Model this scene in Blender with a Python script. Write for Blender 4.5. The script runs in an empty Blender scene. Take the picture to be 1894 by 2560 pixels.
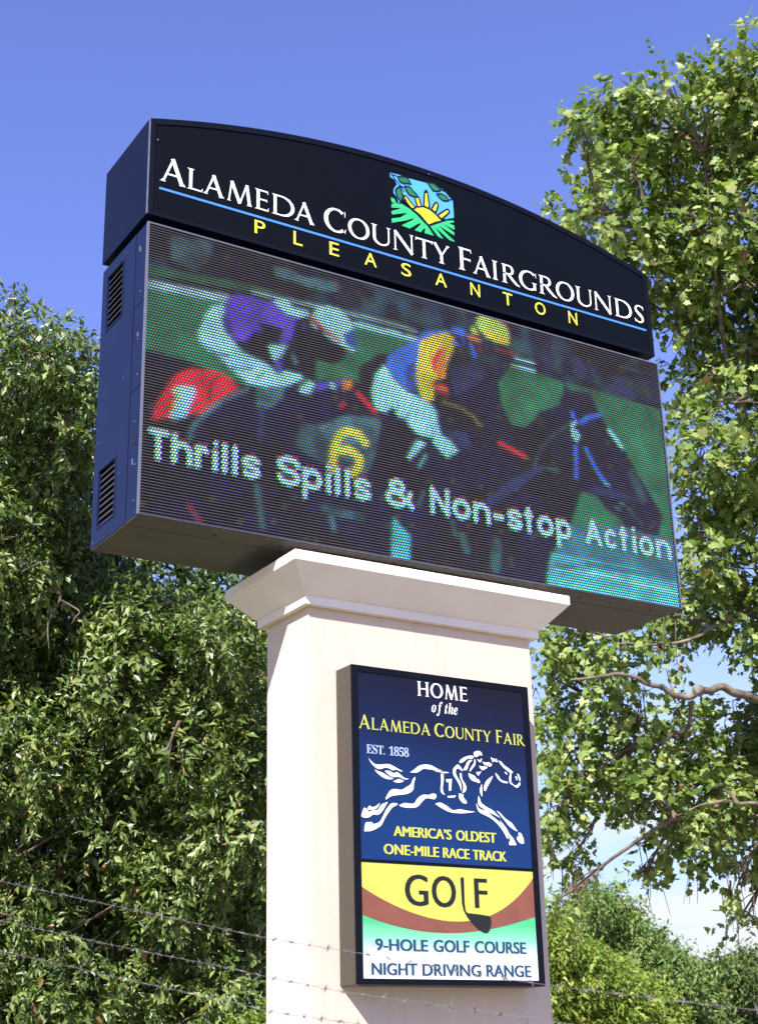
import bpy, bmesh, math, random, json
import numpy as np
from mathutils import Vector, Matrix

sc = bpy.context.scene
COL = sc.collection
R = math.radians
ZG = 4.69                      # height of the underside of the video screen above the ground

# ------------------------------------------------------------------ camera, sky, sun, exposure
cam_d = bpy.data.cameras.new('camera')
cam = bpy.data.objects.new('camera', cam_d)
COL.objects.link(cam)
sc.camera = cam
YAW, PITCH, ROLL = 0.55727, 0.36609, -0.02475
fwd = Vector((math.sin(YAW)*math.cos(PITCH), math.cos(YAW)*math.cos(PITCH), math.sin(PITCH)))
rt0 = Vector((math.cos(YAW), -math.sin(YAW), 0)); up0 = rt0.cross(fwd)
rt = rt0*math.cos(ROLL) + up0*math.sin(ROLL); up = -rt0*math.sin(ROLL) + up0*math.cos(ROLL)
m = Matrix((rt, up, -fwd)).transposed().to_4x4()
m.translation = Vector((-3.12789, -7.6678, -3.08713 + ZG))
cam.matrix_world = m
cam_d.sensor_fit = 'VERTICAL'; cam_d.sensor_height = 36.0
cam_d.lens = 3753.39838/2560*36.0
cam_d.shift_x = -(-2.46672)/2560; cam_d.shift_y = (-27.93899)/2560
cam_d.clip_start = 0.05; cam_d.clip_end = 5000
cam_d.dof.use_dof = True; cam_d.dof.focus_distance = 9.2; cam_d.dof.aperture_fstop = 7.5

SUN_EL, SUN_AZ = R(41.3), R(231.1)
world = bpy.data.worlds.new('World'); sc.world = world; world.use_nodes = True
nt = world.node_tree; nt.nodes.clear()
N = nt.nodes.new; LK = nt.links.new
out = N('ShaderNodeOutputWorld'); bg = N('ShaderNodeBackground')
sky = N('ShaderNodeTexSky'); sky.sky_type = 'NISHITA'; sky.sun_disc = False
sky.sun_elevation = SUN_EL; sky.sun_rotation = SUN_AZ
sky.air_density = 1.0; sky.dust_density = 0.7; sky.ozone_density = 2.0; sky.altitude = 50
tint = N('ShaderNodeMix'); tint.data_type = 'RGBA'; tint.blend_type = 'MULTIPLY'; tint.inputs[0].default_value = 1
tint.inputs[7].default_value = (.76, .705, 1.12, 1)
LK(sky.outputs[0], tint.inputs[6])
tc = N('ShaderNodeTexCoord'); sep = N('ShaderNodeSeparateXYZ'); LK(tc.outputs['Generated'], sep.inputs[0])
mp = N('ShaderNodeMapping'); mp.inputs['Scale'].default_value = (3, 3, 11); LK(tc.outputs['Generated'], mp.inputs[0])
nz = N('ShaderNodeTexNoise'); nz.inputs['Scale'].default_value = 2.2; nz.inputs['Detail'].default_value = 7; nz.inputs['Roughness'].default_value = .58
LK(mp.outputs[0], nz.inputs['Vector'])
cr = N('ShaderNodeMapRange'); cr.inputs[1].default_value = .42; cr.inputs[2].default_value = .62; LK(nz.outputs[0], cr.inputs[0])
el = N('ShaderNodeMapRange'); el.inputs[1].default_value = .24; el.inputs[2].default_value = .12; LK(sep.outputs[2], el.inputs[0])
mul = N('ShaderNodeMath'); mul.operation = 'MULTIPLY'; LK(cr.outputs[0], mul.inputs[0]); LK(el.outputs[0], mul.inputs[1])
hz = N('ShaderNodeMapRange'); hz.inputs[1].default_value = .36; hz.inputs[2].default_value = .02; hz.inputs[3].default_value = 0; hz.inputs[4].default_value = .95; LK(sep.outputs[2], hz.inputs[0])
mh = N('ShaderNodeMix'); mh.data_type = 'RGBA'; mh.inputs[7].default_value = (2.35, 3.15, 3.85, 1)
LK(hz.outputs[0], mh.inputs[0]); LK(tint.outputs[2], mh.inputs[6])
mul2 = N('ShaderNodeMath'); mul2.operation = 'MULTIPLY'; mul2.inputs[1].default_value = .9; LK(mul.outputs[0], mul2.inputs[0])
mx = N('ShaderNodeMix'); mx.data_type = 'RGBA'; mx.inputs[7].default_value = (3.7, 3.8, 3.95, 1)
LK(mul2.outputs[0], mx.inputs[0]); LK(mh.outputs[2], mx.inputs[6])
LK(mx.outputs[2], bg.inputs[0]); bg.inputs[1].default_value = 0.118
LK(bg.outputs[0], out.inputs[0])

sd = bpy.data.lights.new('sun', 'SUN'); sd.energy = 4.6; sd.angle = R(0.5); sd.color = (1.0, .955, .89)
sun = bpy.data.objects.new('sun', sd); COL.objects.link(sun)
tv = Vector((math.sin(SUN_AZ)*math.cos(SUN_EL), math.cos(SUN_AZ)*math.cos(SUN_EL), math.sin(SUN_EL)))
sun.rotation_euler = tv.to_track_quat('Z', 'Y').to_euler(); sun.location = tv*30

sc.view_settings.view_transform = 'Standard'; sc.view_settings.look = 'None'
sc.view_settings.gamma = 1; sc.view_settings.use_curve_mapping = False
sc.view_settings.exposure = 1.15
sc.render.engine = 'CYCLES'
sc.cycles.max_bounces = 8; sc.cycles.diffuse_bounces = 4; sc.cycles.transparent_max_bounces = 8

# ------------------------------------------------------------------ helpers
def lin(h, k=1.0):
    h = h.lstrip('#'); c = [int(h[i:i+2], 16)/255 for i in (0, 2, 4)]
    return tuple(((v/12.92) if v <= .04045 else ((v+.055)/1.055)**2.4)*k for v in c) + (1,)

def mat(name, color, rough=.6, spec=.5, noise=0, nscale=8, bump=0, bscale=60, metal=0, obj=True, streak=0):
    mt = bpy.data.materials.new(name); mt.use_nodes = True
    t = mt.node_tree; b = t.nodes['Principled BSDF']
    b.inputs['Base Color'].default_value = color; b.inputs['Roughness'].default_value = rough
    b.inputs['Specular IOR Level'].default_value = spec; b.inputs['Metallic'].default_value = metal
    co = t.nodes.new('ShaderNodeTexCoord')
    if noise:
        n = t.nodes.new('ShaderNodeTexNoise'); n.inputs['Scale'].default_value = nscale; n.inputs['Detail'].default_value = 6
        if streak:
            mpn = t.nodes.new('ShaderNodeMapping'); mpn.inputs['Scale'].default_value = (streak, streak, 1)
            t.links.new(co.outputs['Object'], mpn.inputs[0]); t.links.new(mpn.outputs[0], n.inputs['Vector'])
        else: t.links.new(co.outputs['Object'], n.inputs['Vector'])
        mr = t.nodes.new('ShaderNodeMapRange'); mr.inputs[1].default_value = .3; mr.inputs[2].default_value = .7
        mr.inputs[3].default_value = 1-noise; mr.inputs[4].default_value = 1+noise
        t.links.new(n.outputs[0], mr.inputs[0])
        mm_ = t.nodes.new('ShaderNodeMix'); mm_.data_type = 'RGBA'; mm_.blend_type = 'MULTIPLY'; mm_.inputs[0].default_value = 1
        mm_.inputs[6].default_value = color; t.links.new(mr.outputs[0], mm_.inputs[7])
        t.links.new(mm_.outputs[2], b.inputs['Base Color'])
    if bump:
        n2 = t.nodes.new('ShaderNodeTexNoise'); n2.inputs['Scale'].default_value = bscale; n2.inputs['Detail'].default_value = 5
        t.links.new(co.outputs['Object'], n2.inputs['Vector'])
        bp = t.nodes.new('ShaderNodeBump'); bp.inputs['Strength'].default_value = bump; bp.inputs['Distance'].default_value = .01
        t.links.new(n2.outputs[0], bp.inputs['Height']); t.links.new(bp.outputs[0], b.inputs['Normal'])
    return mt

def tag(o, label=None, cat=None, group=None, kind=None):
    if label: o['label'] = label
    if cat: o['category'] = cat
    if group: o['group'] = group
    if kind: o['kind'] = kind
    return o

def link(name, me, parent=None, material=None):
    if material is not None and not me.materials: me.materials.append(material)
    o = bpy.data.objects.new(name, me); COL.objects.link(o)
    if parent is not None: o.parent = parent
    return o

def thing(name, label, cat, group=None, loc=(0, 0, 0)):
    o = bpy.data.objects.new(name, None); COL.objects.link(o); o.location = loc
    return tag(o, label, cat, group)

def me_new(name, vs, fs, smooth=False):
    me = bpy.data.meshes.new(name); me.from_pydata([tuple(v) for v in vs], [], fs); me.update()
    if smooth:
        for p in me.polygons: p.use_smooth = True
    return me

def me_fast(name, V, F, smooth=False):
    """V (n,3), F (m,k) arrays"""
    me = bpy.data.meshes.new(name); V = np.asarray(V, np.float32); F = np.asarray(F, np.int32)
    me.vertices.add(len(V)); me.vertices.foreach_set('co', V.ravel())
    k = F.shape[1]; me.loops.add(F.size); me.loops.foreach_set('vertex_index', F.ravel())
    me.polygons.add(len(F)); me.polygons.foreach_set('loop_start', np.arange(0, F.size, k, dtype=np.int32))
    me.polygons.foreach_set('loop_total', np.full(len(F), k, np.int32))
    if smooth: me.polygons.foreach_set('use_smooth', np.ones(len(F), bool))
    me.update(calc_edges=True); return me

BOXF = [(0, 3, 2, 1), (4, 5, 6, 7), (0, 1, 5, 4), (1, 2, 6, 5), (2, 3, 7, 6), (3, 0, 4, 7)]
def box_vf(x0, x1, y0, y1, z0, z1):
    return [(x0, y0, z0), (x1, y0, z0), (x1, y1, z0), (x0, y1, z0), (x0, y0, z1), (x1, y0, z1), (x1, y1, z1), (x0, y1, z1)]

def box(name, x0, x1, y0, y1, z0, z1, material, parent=None, bevel=0):
    me = me_new(name, box_vf(x0, x1, y0, y1, z0, z1), BOXF)
    if bevel:
        bm = bmesh.new(); bm.from_mesh(me)
        bmesh.ops.bevel(bm, geom=bm.edges[:], offset=bevel, segments=2, affect='EDGES', profile=.6)
        bm.to_mesh(me); bm.free()
    return link(name, me, parent, material)

def boxes(name, L, material, parent=None):
    V, F = [], []
    for b in L:
        n = len(V); V += box_vf(*b); F += [tuple(i+n for i in f) for f in BOXF]
    return link(name, me_new(name, V, F), parent, material)

def fill2d(name, loops, y, depth, material, parent=None, offset=0):
    """flat shape in the x/z plane, its front at y, its thickness going back to y+depth"""
    cu = bpy.data.curves.new(name, 'CURVE'); cu.dimensions = '2D'; cu.fill_mode = 'BOTH'; cu.extrude = depth/2; cu.offset = offset
    for lp in loops:
        s = cu.splines.new('POLY'); s.points.add(len(lp)-1)
        for i, (a, b) in enumerate(lp): s.points[i].co = (a, b, 0, 1)
        s.use_cyclic_u = True
    tmp = bpy.data.objects.new('tmp', cu); COL.objects.link(tmp)
    me = curve_mesh(tmp, name)
    # curve plane x,y -> world x,z ; +z of the curve looks to -y
    n = len(me.vertices); co = np.empty(n*3, np.float32); me.vertices.foreach_get('co', co); co = co.reshape(-1, 3)
    co = np.stack([co[:, 0], y+depth/2-co[:, 2], co[:, 1]], 1); me.vertices.foreach_set('co', co.ravel()); me.update()
    return link(name, me, parent, material)

def curve_mesh(tmp, name):
    dg = bpy.context.evaluated_depsgraph_get(); dg.update()
    me = bpy.data.meshes.new_from_object(tmp.evaluated_get(dg)); me.name = name; me.materials.clear()
    cu = tmp.data; bpy.data.objects.remove(tmp); bpy.data.curves.remove(cu)
    return me

def smooth_loop(pts, n=4):
    out_ = []; m_ = len(pts)
    for i in range(m_):
        p0, p1, p2, p3 = (np.array(pts[(i+j) % m_], float) for j in (-1, 0, 1, 2))
        a = p1-p0; b = p3-p2; c = p2-p1
        def ang(u, v):
            d = np.dot(u, v)/(np.linalg.norm(u)*np.linalg.norm(v)+1e-9); return d
        sharp1 = ang(p1-p0, p2-p1) < .35; sharp2 = ang(p2-p1, p3-p2) < .35
        t1 = (p2-p0)/2*(0 if sharp1 else 1); t2 = (p3-p1)/2*(0 if sharp2 else 1)
        for k in range(n):
            t = k/n
            h = (2*t**3-3*t**2+1)*p1+(t**3-2*t**2+t)*t1+(-2*t**3+3*t**2)*p2+(t**3-t**2)*t2
            out_.append((float(h[0]), float(h[1])))
    return out_

def text_mesh(s, offset=0, name='lettering'):
    cu = bpy.data.curves.new(name, 'FONT'); cu.body = s; cu.size = 1; cu.offset = offset; cu.resolution_u = 4
    tmp = bpy.data.objects.new('tmp', cu); COL.objects.link(tmp)
    return curve_mesh(tmp, name)

def fit_xy(me, x0, x1, z0, z1, base=None):
    """scale the glyph mesh (in its x/y plane) to the box x0..x1, z0..z1"""
    n = len(me.vertices); co = np.empty(n*3, np.float32); me.vertices.foreach_get('co', co); co = co.reshape(-1, 3)
    a, b = co[:, 0].min(), co[:, 0].max(); c, d = co[:, 1].min(), co[:, 1].max()
    if base is not None: c, d = base
    X = x0+(co[:, 0]-a)/(b-a)*(x1-x0); Z = z0+(co[:, 1]-c)/(d-c)*(z1-z0)
    return X, Z

def sans(s, x0, x1, z0, z1, y, material, parent, offset=0, name='lettering', base=None, bold=0):
    me = text_mesh(s, offset, name); X, Z = fit_xy(me, x0, x1, z0, z1, base)
    me.calc_loop_triangles(); T_ = np.empty(len(me.loop_triangles)*3, np.int32); me.loop_triangles.foreach_get('vertices', T_); T_ = T_.reshape(-1, 3)
    bpy.data.meshes.remove(me); VV, FF = [], []
    sh = [0] if not bold else [-bold, 0, bold]
    for k_, dx in enumerate(sh):
        FF.append(T_+len(X)*k_); XX = X*(1-2*bold/(x1-x0))+bold*(x0+x1)/(x1-x0)+dx
        VV.append(np.stack([XX, np.full_like(X, y-.0003*k_), Z], 1))
    return link(name, me_fast(name, np.concatenate(VV), np.concatenate(FF)), parent, material)

DATA = json.loads('''{"PLANE":[[8.9,2.98,12.98,0.44,1],[9.25,3.75,13.14,0.36,1],[10.26,4.1,13.31,0.54,1],[8.27,3.62,13.01,0.3,0.7],[8.39,4.43,13.42,0.31,1],[8.81,5.15,13.58,0.38,1],[7.59,4.46,12.67,0.21,1],[8.92,4.55,13.0,0.55,1],[10.05,4.81,13.21,0.55,1],[8.25,4.48,12.31,0.32,1],[8.24,5.52,12.38,0.31,1],[7.73,4.43,11.39,0.35,1],[8.68,4.74,11.73,0.44,1],[9.74,4.94,12.18,0.56,1],[9.33,3.65,11.48,0.52,1],[9.08,4.96,11.27,0.39,1],[10.2,5.24,11.47,0.57,1],[9.71,4.01,10.75,0.48,1],[9.56,5.19,10.69,0.35,0.8],[10.68,5.53,10.75,0.41,0.8],[10.03,4.37,10.09,0.36,0.8],[10.04,5.41,10.13,0.35,0.8],[9.49,4.31,9.22,0.42,0.8],[9.62,5.21,9.39,0.28,1],[10.98,5.45,9.35,0.4,1],[9.44,4.81,8.75,0.3,1],[10.03,5.63,8.5,0.34,1],[11.12,5.93,8.68,0.51,1],[9.84,5.33,7.66,0.4,1],[10.95,5.67,7.72,0.47,1],[10.97,6.78,7.59,0.47,1],[10.48,5.53,6.91,0.43,1],[10.12,6.68,7.22,0.37,1],[8.76,5.95,6.59,0.32,1],[8.83,6.88,6.78,0.34,1],[9.17,7.74,6.76,0.26,1],[9.44,5.86,6.45,0.28,0.7],[9.3,7.14,6.15,0.44,0.55],[9.51,8.09,6.11,0.38,0.8],[9.38,6.49,5.71,0.48,0.55],[10.52,6.88,5.64,0.5,0.8],[11.74,7.07,5.89,0.47,0.6],[9.0,7.18,5.3,0.41,1],[10.01,7.61,5.3,0.45,1],[9.51,6.32,4.74,0.42,1],[10.61,6.64,4.87,0.46,1],[11.69,6.9,5.15,0.46,1],[8.65,7.13,4.71,0.27,1],[9.16,7.99,4.47,0.23,0.8],[9.98,8.62,4.28,0.2,1],[10.06,6.71,4.29,0.25,1],[11.17,6.99,4.5,0.33,1],[12.14,7.48,4.41,0.31,1],[9.97,7.18,3.95,0.1,1],[11.09,7.44,4.19,0.14,1],[8.7,7.35,3.58,0.12,1],[11.16,6.8,3.76,0.15,0.5],[11.88,7.55,3.45,0.19,0.5],[9.77,2.88,12.58,0.75,1],[10.61,3.85,11.62,0.88,1],[11.57,4.81,10.53,0.92,1],[10.76,4.38,8.48,0.85,1],[11.6,5.56,7.07,0.84,1],[12.6,6.59,5.77,0.82,1],[11.35,3.4,10.43,1.02,1],[12.35,4.56,8.84,1.06,1],[11.53,4.28,6.47,0.98,1],[11.76,6.17,4.31,0.41,1]],"LEFT":[[0.48,3.87,7.56,0.41,1],[0.94,4.26,7.73,0.35,1],[0.69,5.19,7.68,0.57,1],[0.95,3.99,7.06,0.4,1],[0.87,4.88,6.87,0.55,1],[1.49,5.26,6.83,0.42,1],[0.66,4.78,6.14,0.57,1],[1.27,5.22,5.98,0.56,1],[1.92,5.57,5.97,0.41,1],[1.9,4.5,5.45,0.36,1],[2.46,4.87,5.51,0.36,1],[2.37,3.78,5.15,0.3,1],[0.19,5.01,7.1,0.62,1],[0.52,6.09,5.92,0.76,1],[0.33,5.29,5.05,0.46,1],[1.11,5.57,5.0,0.48,1],[1.77,5.82,5.2,0.5,1],[1.86,4.55,4.98,0.46,1],[2.52,4.8,5.18,0.48,1],[3.26,5.11,5.13,0.39,1],[3.13,3.97,4.92,0.36,1],[0.67,6.38,4.65,0.49,1],[0.99,5.05,4.24,0.45,1],[1.63,5.33,4.4,0.47,1],[2.31,5.58,4.57,0.49,1],[2.32,4.33,4.4,0.46,1],[3.04,4.67,4.33,0.37,1],[3.66,4.96,4.5,0.38,1],[0.43,5.94,3.86,0.46,1],[1.23,6.24,3.76,0.48,1],[1.9,6.52,3.9,0.5,1],[1.99,5.2,3.78,0.47,1],[2.65,5.47,3.93,0.49,1],[2.67,4.3,3.57,0.35,1],[3.27,4.62,3.71,0.36,1],[0.87,7.03,3.34,0.49,1],[1.18,5.67,3.02,0.46,1],[1.84,5.96,3.13,0.48,1],[2.53,6.23,3.24,0.5,1],[2.54,4.94,3.17,0.46,1],[3.27,5.3,3.04,0.37,1],[3.89,5.61,3.16,0.39,1],[0.86,6.43,2.61,0.47,1],[1.68,6.75,2.45,0.49,1],[1.75,5.39,2.43,0.45,1],[2.43,5.68,2.51,0.47,1],[3.12,5.97,2.6,0.49,1],[3.11,4.77,2.34,0.35,1],[3.73,5.1,2.42,0.37,1],[1.08,7.7,2.0,0.5,1],[1.38,6.29,1.78,0.46,1],[2.05,6.61,1.83,0.48,1],[2.76,6.89,1.89,0.5,1],[2.75,5.57,1.91,0.47,1],[3.49,5.94,1.73,0.38,1],[3.32,4.71,1.77,0.35,1]],"BACK":[[1.38,7.86,6.53,0.83,0.8],[1.6,8.28,5.32,0.83,0.8],[1.82,8.69,4.1,0.83,0.8],[2.04,9.1,2.89,0.83,0.8],[2.34,7.28,6.51,0.83,0.8],[2.56,7.69,5.29,0.83,0.8],[2.78,8.1,4.08,0.83,0.8],[3.0,8.51,2.86,0.83,0.8],[3.2,6.76,6.48,0.83,0.8],[3.42,7.17,5.27,0.83,0.8],[3.63,7.58,4.05,0.83,0.8],[3.85,7.99,2.84,0.83,0.8],[3.97,6.28,6.46,0.83,0.8],[4.19,6.69,5.25,0.83,0.8],[4.41,7.11,4.03,0.83,0.8],[4.63,7.52,2.81,0.83,0.8],[1.52,6.91,7.62,0.81,0.8],[1.33,6.24,8.25,0.5,0.8],[2.27,5.95,6.47,0.36,1],[2.76,5.76,6.23,0.36,1],[3.26,5.58,5.92,0.36,1],[3.67,5.57,5.38,0.49,1]],"MID":[[26.81,28.74,6.55,0.34,1],[28.48,30.38,6.42,0.43,1],[29.48,32.38,6.39,0.53,1],[26.84,29.81,5.59,0.42,1],[29.43,30.51,6.28,0.33,1],[30.8,32.43,5.92,0.59,1],[28.92,29.3,5.3,0.45,1],[30.97,30.74,5.09,0.47,1],[32.13,32.64,5.06,0.54,1],[28.3,30.28,5.43,0.63,1],[28.87,32.62,5.26,0.65,1],[29.37,28.09,4.46,0.44,1],[30.59,30.04,4.24,0.63,1],[30.04,32.93,4.42,1.45,1],[28.92,29.31,3.83,1.22,1],[31.55,30.47,3.43,1.02,1],[31.63,33.43,2.55,1.6,1],[30.67,29.71,1.98,1.24,1],[27.36,33.29,4.41,1.55,1]],"NEAR":[[17.56,18.83,4.25,0.26,1],[18.69,20.12,3.95,0.41,1],[19.95,21.11,4.13,0.34,1],[18.54,18.97,3.61,0.4,1],[19.94,20.0,3.52,0.36,1],[21.38,21.04,3.33,0.38,1],[19.34,19.19,3.05,0.53,1],[21.02,20.11,2.8,0.57,1],[20.51,22.26,2.85,0.81,1],[19.66,19.82,2.24,0.8,1],[21.66,20.54,1.99,0.74,1],[17.24,19.78,2.58,0.94,1]],"DARK":[[34.98,32.89,4.6,0.39,1],[37.24,34.48,4.58,0.49,1],[38.69,36.71,4.3,0.67,1],[36.34,32.7,4.8,0.5,1],[38.63,34.24,4.86,0.64,1],[40.15,36.48,4.44,0.76,1],[36.6,34.01,3.19,1.13,1],[39.43,35.04,3.65,1.07,1],[39.85,38.5,2.05,1.24,1],[38.24,34.29,1.98,1.29,1],[40.99,34.7,3.92,1.35,1]],"SHRUB":[[2.15,2.65,1.87,0.14,1],[2.53,3.06,1.82,0.17,1],[2.55,3.71,1.75,0.19,1],[2.53,2.63,1.73,0.23,1]],"LIMB":[[0.13,0.05,[[12.9,5.29,5.28],[11.77,5.39,5.77],[10.39,5.31,5.91],[9.94,5.31,5.96],[9.52,5.34,5.91],[9.39,5.36,5.78],[9.12,5.37,5.84],[8.84,5.4,5.89],[8.57,5.41,5.96],[8.23,5.49,5.98],[7.8,5.66,5.91]]],
[0.06,0.025,[[9.5,5.42,5.77],[9.57,5.59,5.57],[9.5,5.83,5.43],[9.44,6.15,5.36],[9.19,6.32,5.33]]],
[0.13,0.05,[[11.54,3.94,10.15],[10.38,3.71,11.13],[9.42,3.46,11.34],[9.09,3.45,11.52],[8.67,3.38,11.7],[8.28,3.45,11.81],[7.91,3.55,11.83]]],
[0.05,0.02,[[8.06,3.56,11.87],[7.88,3.62,11.72],[7.52,3.8,11.53]]],
[0.07,0.03,[[11.89,4.6,8.21],[10.67,4.51,8.42],[9.96,4.48,8.34],[9.37,4.59,8.34],[8.91,4.74,8.36]]],
[0.07,0.03,[[12.79,5.75,4.42],[11.4,5.78,4.59],[10.63,5.74,4.63],[10.2,5.74,4.66],[9.78,5.78,4.58],[9.45,5.93,4.44]]],
[0.11,0.03,[[12.37,4.74,7.23],[11.07,4.88,8.16],[10.19,4.62,9.11],[9.68,4.36,10.11],[9.43,4.17,10.86],[9.13,3.87,11.66],[8.91,3.61,12.55]]],
[0.07,0.02,[[9.82,4.46,9.96],[9.09,4.19,10.44],[8.57,4.16,10.68],[7.87,4.2,11.0],[7.45,4.27,11.14]]],
[0.07,0.03,[[12.06,4.93,7.24],[10.91,5.01,7.25],[9.86,5.28,6.71],[9.34,5.45,6.49],[8.62,5.65,6.49],[8.02,5.8,6.68]]]],"TRUNKP":[[14.16,6.62,0],[13.73,6.02,3.36],[12.98,5.36,5.3],[12.37,4.74,7.23],[11.54,3.94,10.15],[11.1,3.34,12.09]],"LTW":[[0.03,0.008,[[1.99,3.77,4.43],[1.94,3.89,4.22],[1.86,3.96,4.17]]],
[0.012,0.005,[[1.96,3.86,4.26],[1.96,3.93,4.09],[2.0,3.98,3.94]]],
[0.035,0.01,[[1.44,5.19,3.43],[1.61,4.65,3.29],[1.73,4.63,3.15],[1.7,4.72,2.99]]],
[0.02,0.008,[[1.06,4.81,3.4],[1.18,4.75,3.37],[1.29,4.72,3.3],[1.29,4.74,3.24]]],
[0.03,0.01,[[1.08,4.47,5.81],[1.09,4.34,5.52],[1.04,4.46,5.33],[1.08,4.52,5.13]]],
[0.018,0.006,[[1.09,4.34,5.52],[1.25,4.28,5.42],[1.21,4.35,5.32]]],
[0.012,0.005,[[0.71,4.25,5.69],[0.89,4.09,5.78]]],
[0.016,0.006,[[2.81,3.98,5.07],[2.63,3.42,4.87]]],
[0.016,0.006,[[2.9,4.16,4.53],[2.73,3.6,4.34]]]],"WIRE":[[[-0.6,2.28,2.97],[-0.54,0.42,2.63],[-0.47,-1.36,2.3],[-0.44,-2.52,2.09],[-0.41,-3.15,1.99],[-0.39,-3.8,1.88],[-0.38,-4.13,1.83],[-0.37,-4.9,1.73],[-0.35,-5.56,1.65]],
[[-0.56,2.37,2.73],[-0.5,0.48,2.43],[-0.45,-1.31,2.14],[-0.42,-2.09,2.02],[-0.41,-2.44,1.96],[-0.4,-2.96,1.88],[-0.38,-3.6,1.8],[-0.37,-4.07,1.74],[-0.35,-4.87,1.64],[-0.34,-5.53,1.57]],
[[-0.53,2.43,2.55],[-0.47,0.54,2.28],[-0.42,-1.26,2.01],[-0.4,-2.18,1.88],[-0.39,-2.4,1.84],[-0.38,-3.05,1.77],[-0.36,-3.73,1.69],[-0.34,-4.58,1.6],[-0.32,-5.51,1.51]]],"LED":[["P","gd",0,[[-5,1653],[809,1709],[1126,1684],[1865,1728],[1864,1709],[1032,1645],[809,1656],[296,1612],[-3,1587]]],
["P","g",0,[[1,1481],[314,1524],[1510,1619],[1861,1617],[2007,1614],[1756,1456],[1535,1216],[1554,1358],[1540,1207],[1578,1169],[1482,1203],[1216,1132],[707,972],[741,966],[309,1057],[15,1070]]],
["S","rail",57,[[4,1517],[560,1558],[559,1557]]],
["S","rail",13,[[737,1655],[865,1657],[1443,1687],[1864,1694],[2001,1683]]],
["S","w",28,[[1501,1621],[1862,1631],[1544,1614],[1999,1624]]],
["P","td",0,[[893,1882],[1008,1900],[1110,1870],[1377,1899],[1376,1825],[1212,1796],[1023,1817],[908,1814]]],
["P","tdd",0,[[162,1901],[458,1945],[446,1842],[341,1686],[167,1735]]],
["P","k",0,[[596,1450],[1088,1558],[1182,1582],[1448,1407],[1408,1314],[1340,1279],[1208,1275],[1206,1130],[939,1122],[848,1172],[669,1218],[607,1274],[535,1389]]],
["P","k",0,[[1675,1429],[1740,1453],[1755,1418],[1655,1289],[1628,1156],[1641,1048],[1533,1112],[1537,1306]]],
["P","w",0,[[533,1514],[551,1483],[526,1405],[544,1329],[607,1265],[669,1209],[777,1173],[849,1163],[930,1102],[976,1148],[1104,1151],[1095,1113],[975,1033],[813,996],[716,1000],[574,1089],[495,1141],[434,1161],[372,1216],[371,1286],[412,1402],[463,1478]]],
["S","pd",16,[[416,1191],[495,1149],[582,1161]]],
["S","pd",16,[[609,1089],[688,1090],[750,1113]]],
["S","pd",14,[[777,1049],[831,1097]]],
["P","p",0,[[542,1508],[567,1569],[621,1601],[719,1618],[847,1615],[902,1630],[939,1584],[995,1543],[1088,1558],[1050,1521],[1031,1415],[1003,1344],[930,1326],[967,1444],[847,1451],[775,1441],[820,1389],[757,1383],[686,1284],[615,1285],[535,1354],[530,1406],[551,1465]]],
["P","pd",0,[[578,1427],[614,1365],[607,1291],[544,1338],[534,1398]]],
["P","w",0,[[1173,1589],[1221,1667],[1298,1701],[1395,1693],[1462,1645],[1500,1579],[1439,1442],[1362,1488],[1277,1522],[1192,1585]]],
["P","bd",0,[[1411,1519],[1500,1579],[1516,1433],[1439,1432]]],
["S","r",16,[[1163,1577],[1277,1513],[1438,1428]]],
["S","w",12,[[1177,1539],[1210,1510]]],
["S","w",12,[[1276,1485],[1362,1451],[1496,1418]]],
["P","w",0,[[893,1632],[995,1673],[1032,1618],[1154,1622],[1163,1596],[1088,1558],[1013,1557],[958,1580],[902,1621]]],
["P","w",0,[[857,1299],[994,1333],[948,1240],[894,1196]]],
["P","p",0,[[903,1203],[957,1216],[948,1142],[912,1133]]],
["P","pd",0,[[1107,1535],[1130,1532],[1125,1466],[1106,1480]]],
["S","td",25,[[1031,1278],[1058,1222]]],
["P","w",0,[[1076,1029],[1150,1117],[1197,1101],[1159,1025],[1094,1015]]],
["P","p",0,[[1201,1111],[1300,1143],[1290,1095],[1215,1060]]],
["P","w",0,[[1305,1144],[1348,1144],[1347,1099],[1309,1108]]],
["P","p",0,[[1348,1163],[1405,1176],[1395,1142],[1357,1133]]],
["P","o",0,[[1405,1176],[1482,1193],[1462,1125],[1404,1103]]],
["S","r",34,[[1519,1106],[1647,1006]]],
["S","r",18,[[1383,981],[1412,1014]]],
["P","r",0,[[311,1002],[478,1031],[568,1017],[654,947],[540,862],[395,722],[73,609],[98,715],[178,878],[234,950]]],
["S","k",16,[[508,1003],[455,922],[447,811]]],
["P","w",0,[[208,846],[255,876],[352,888],[358,860],[289,670],[185,643],[238,804],[209,817]]],
["S","td",30,[[710,954],[540,842],[414,716],[348,625],[322,523]]],
["P","td",0,[[778,988],[975,1033],[957,949],[885,872],[779,840]]],
["S","bdd",34,[[814,865],[798,628]]],
["P","tdd",0,[[1088,794],[1323,843],[1411,924],[1701,976],[1649,715],[1579,549],[1480,510],[1255,557],[1046,635]]],
["P","td",0,[[1215,800],[1411,924],[1701,965],[1651,788],[1321,700]]],
["S","tdd",39,[[781,319],[822,60]]],
["S","tdd",57,[[1262,252],[1528,239]]],
["S","td",34,[[1304,200],[1324,126]]],
["S","rd",23,[[328,105],[405,17]]],
["S","y",57,[[1567,766],[1519,818],[1431,820],[1376,783],[1343,705],[1325,600],[1313,528]]],
["S","y",53,[[1342,669],[1451,691],[1526,650],[1514,587],[1469,528]]],
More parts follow.
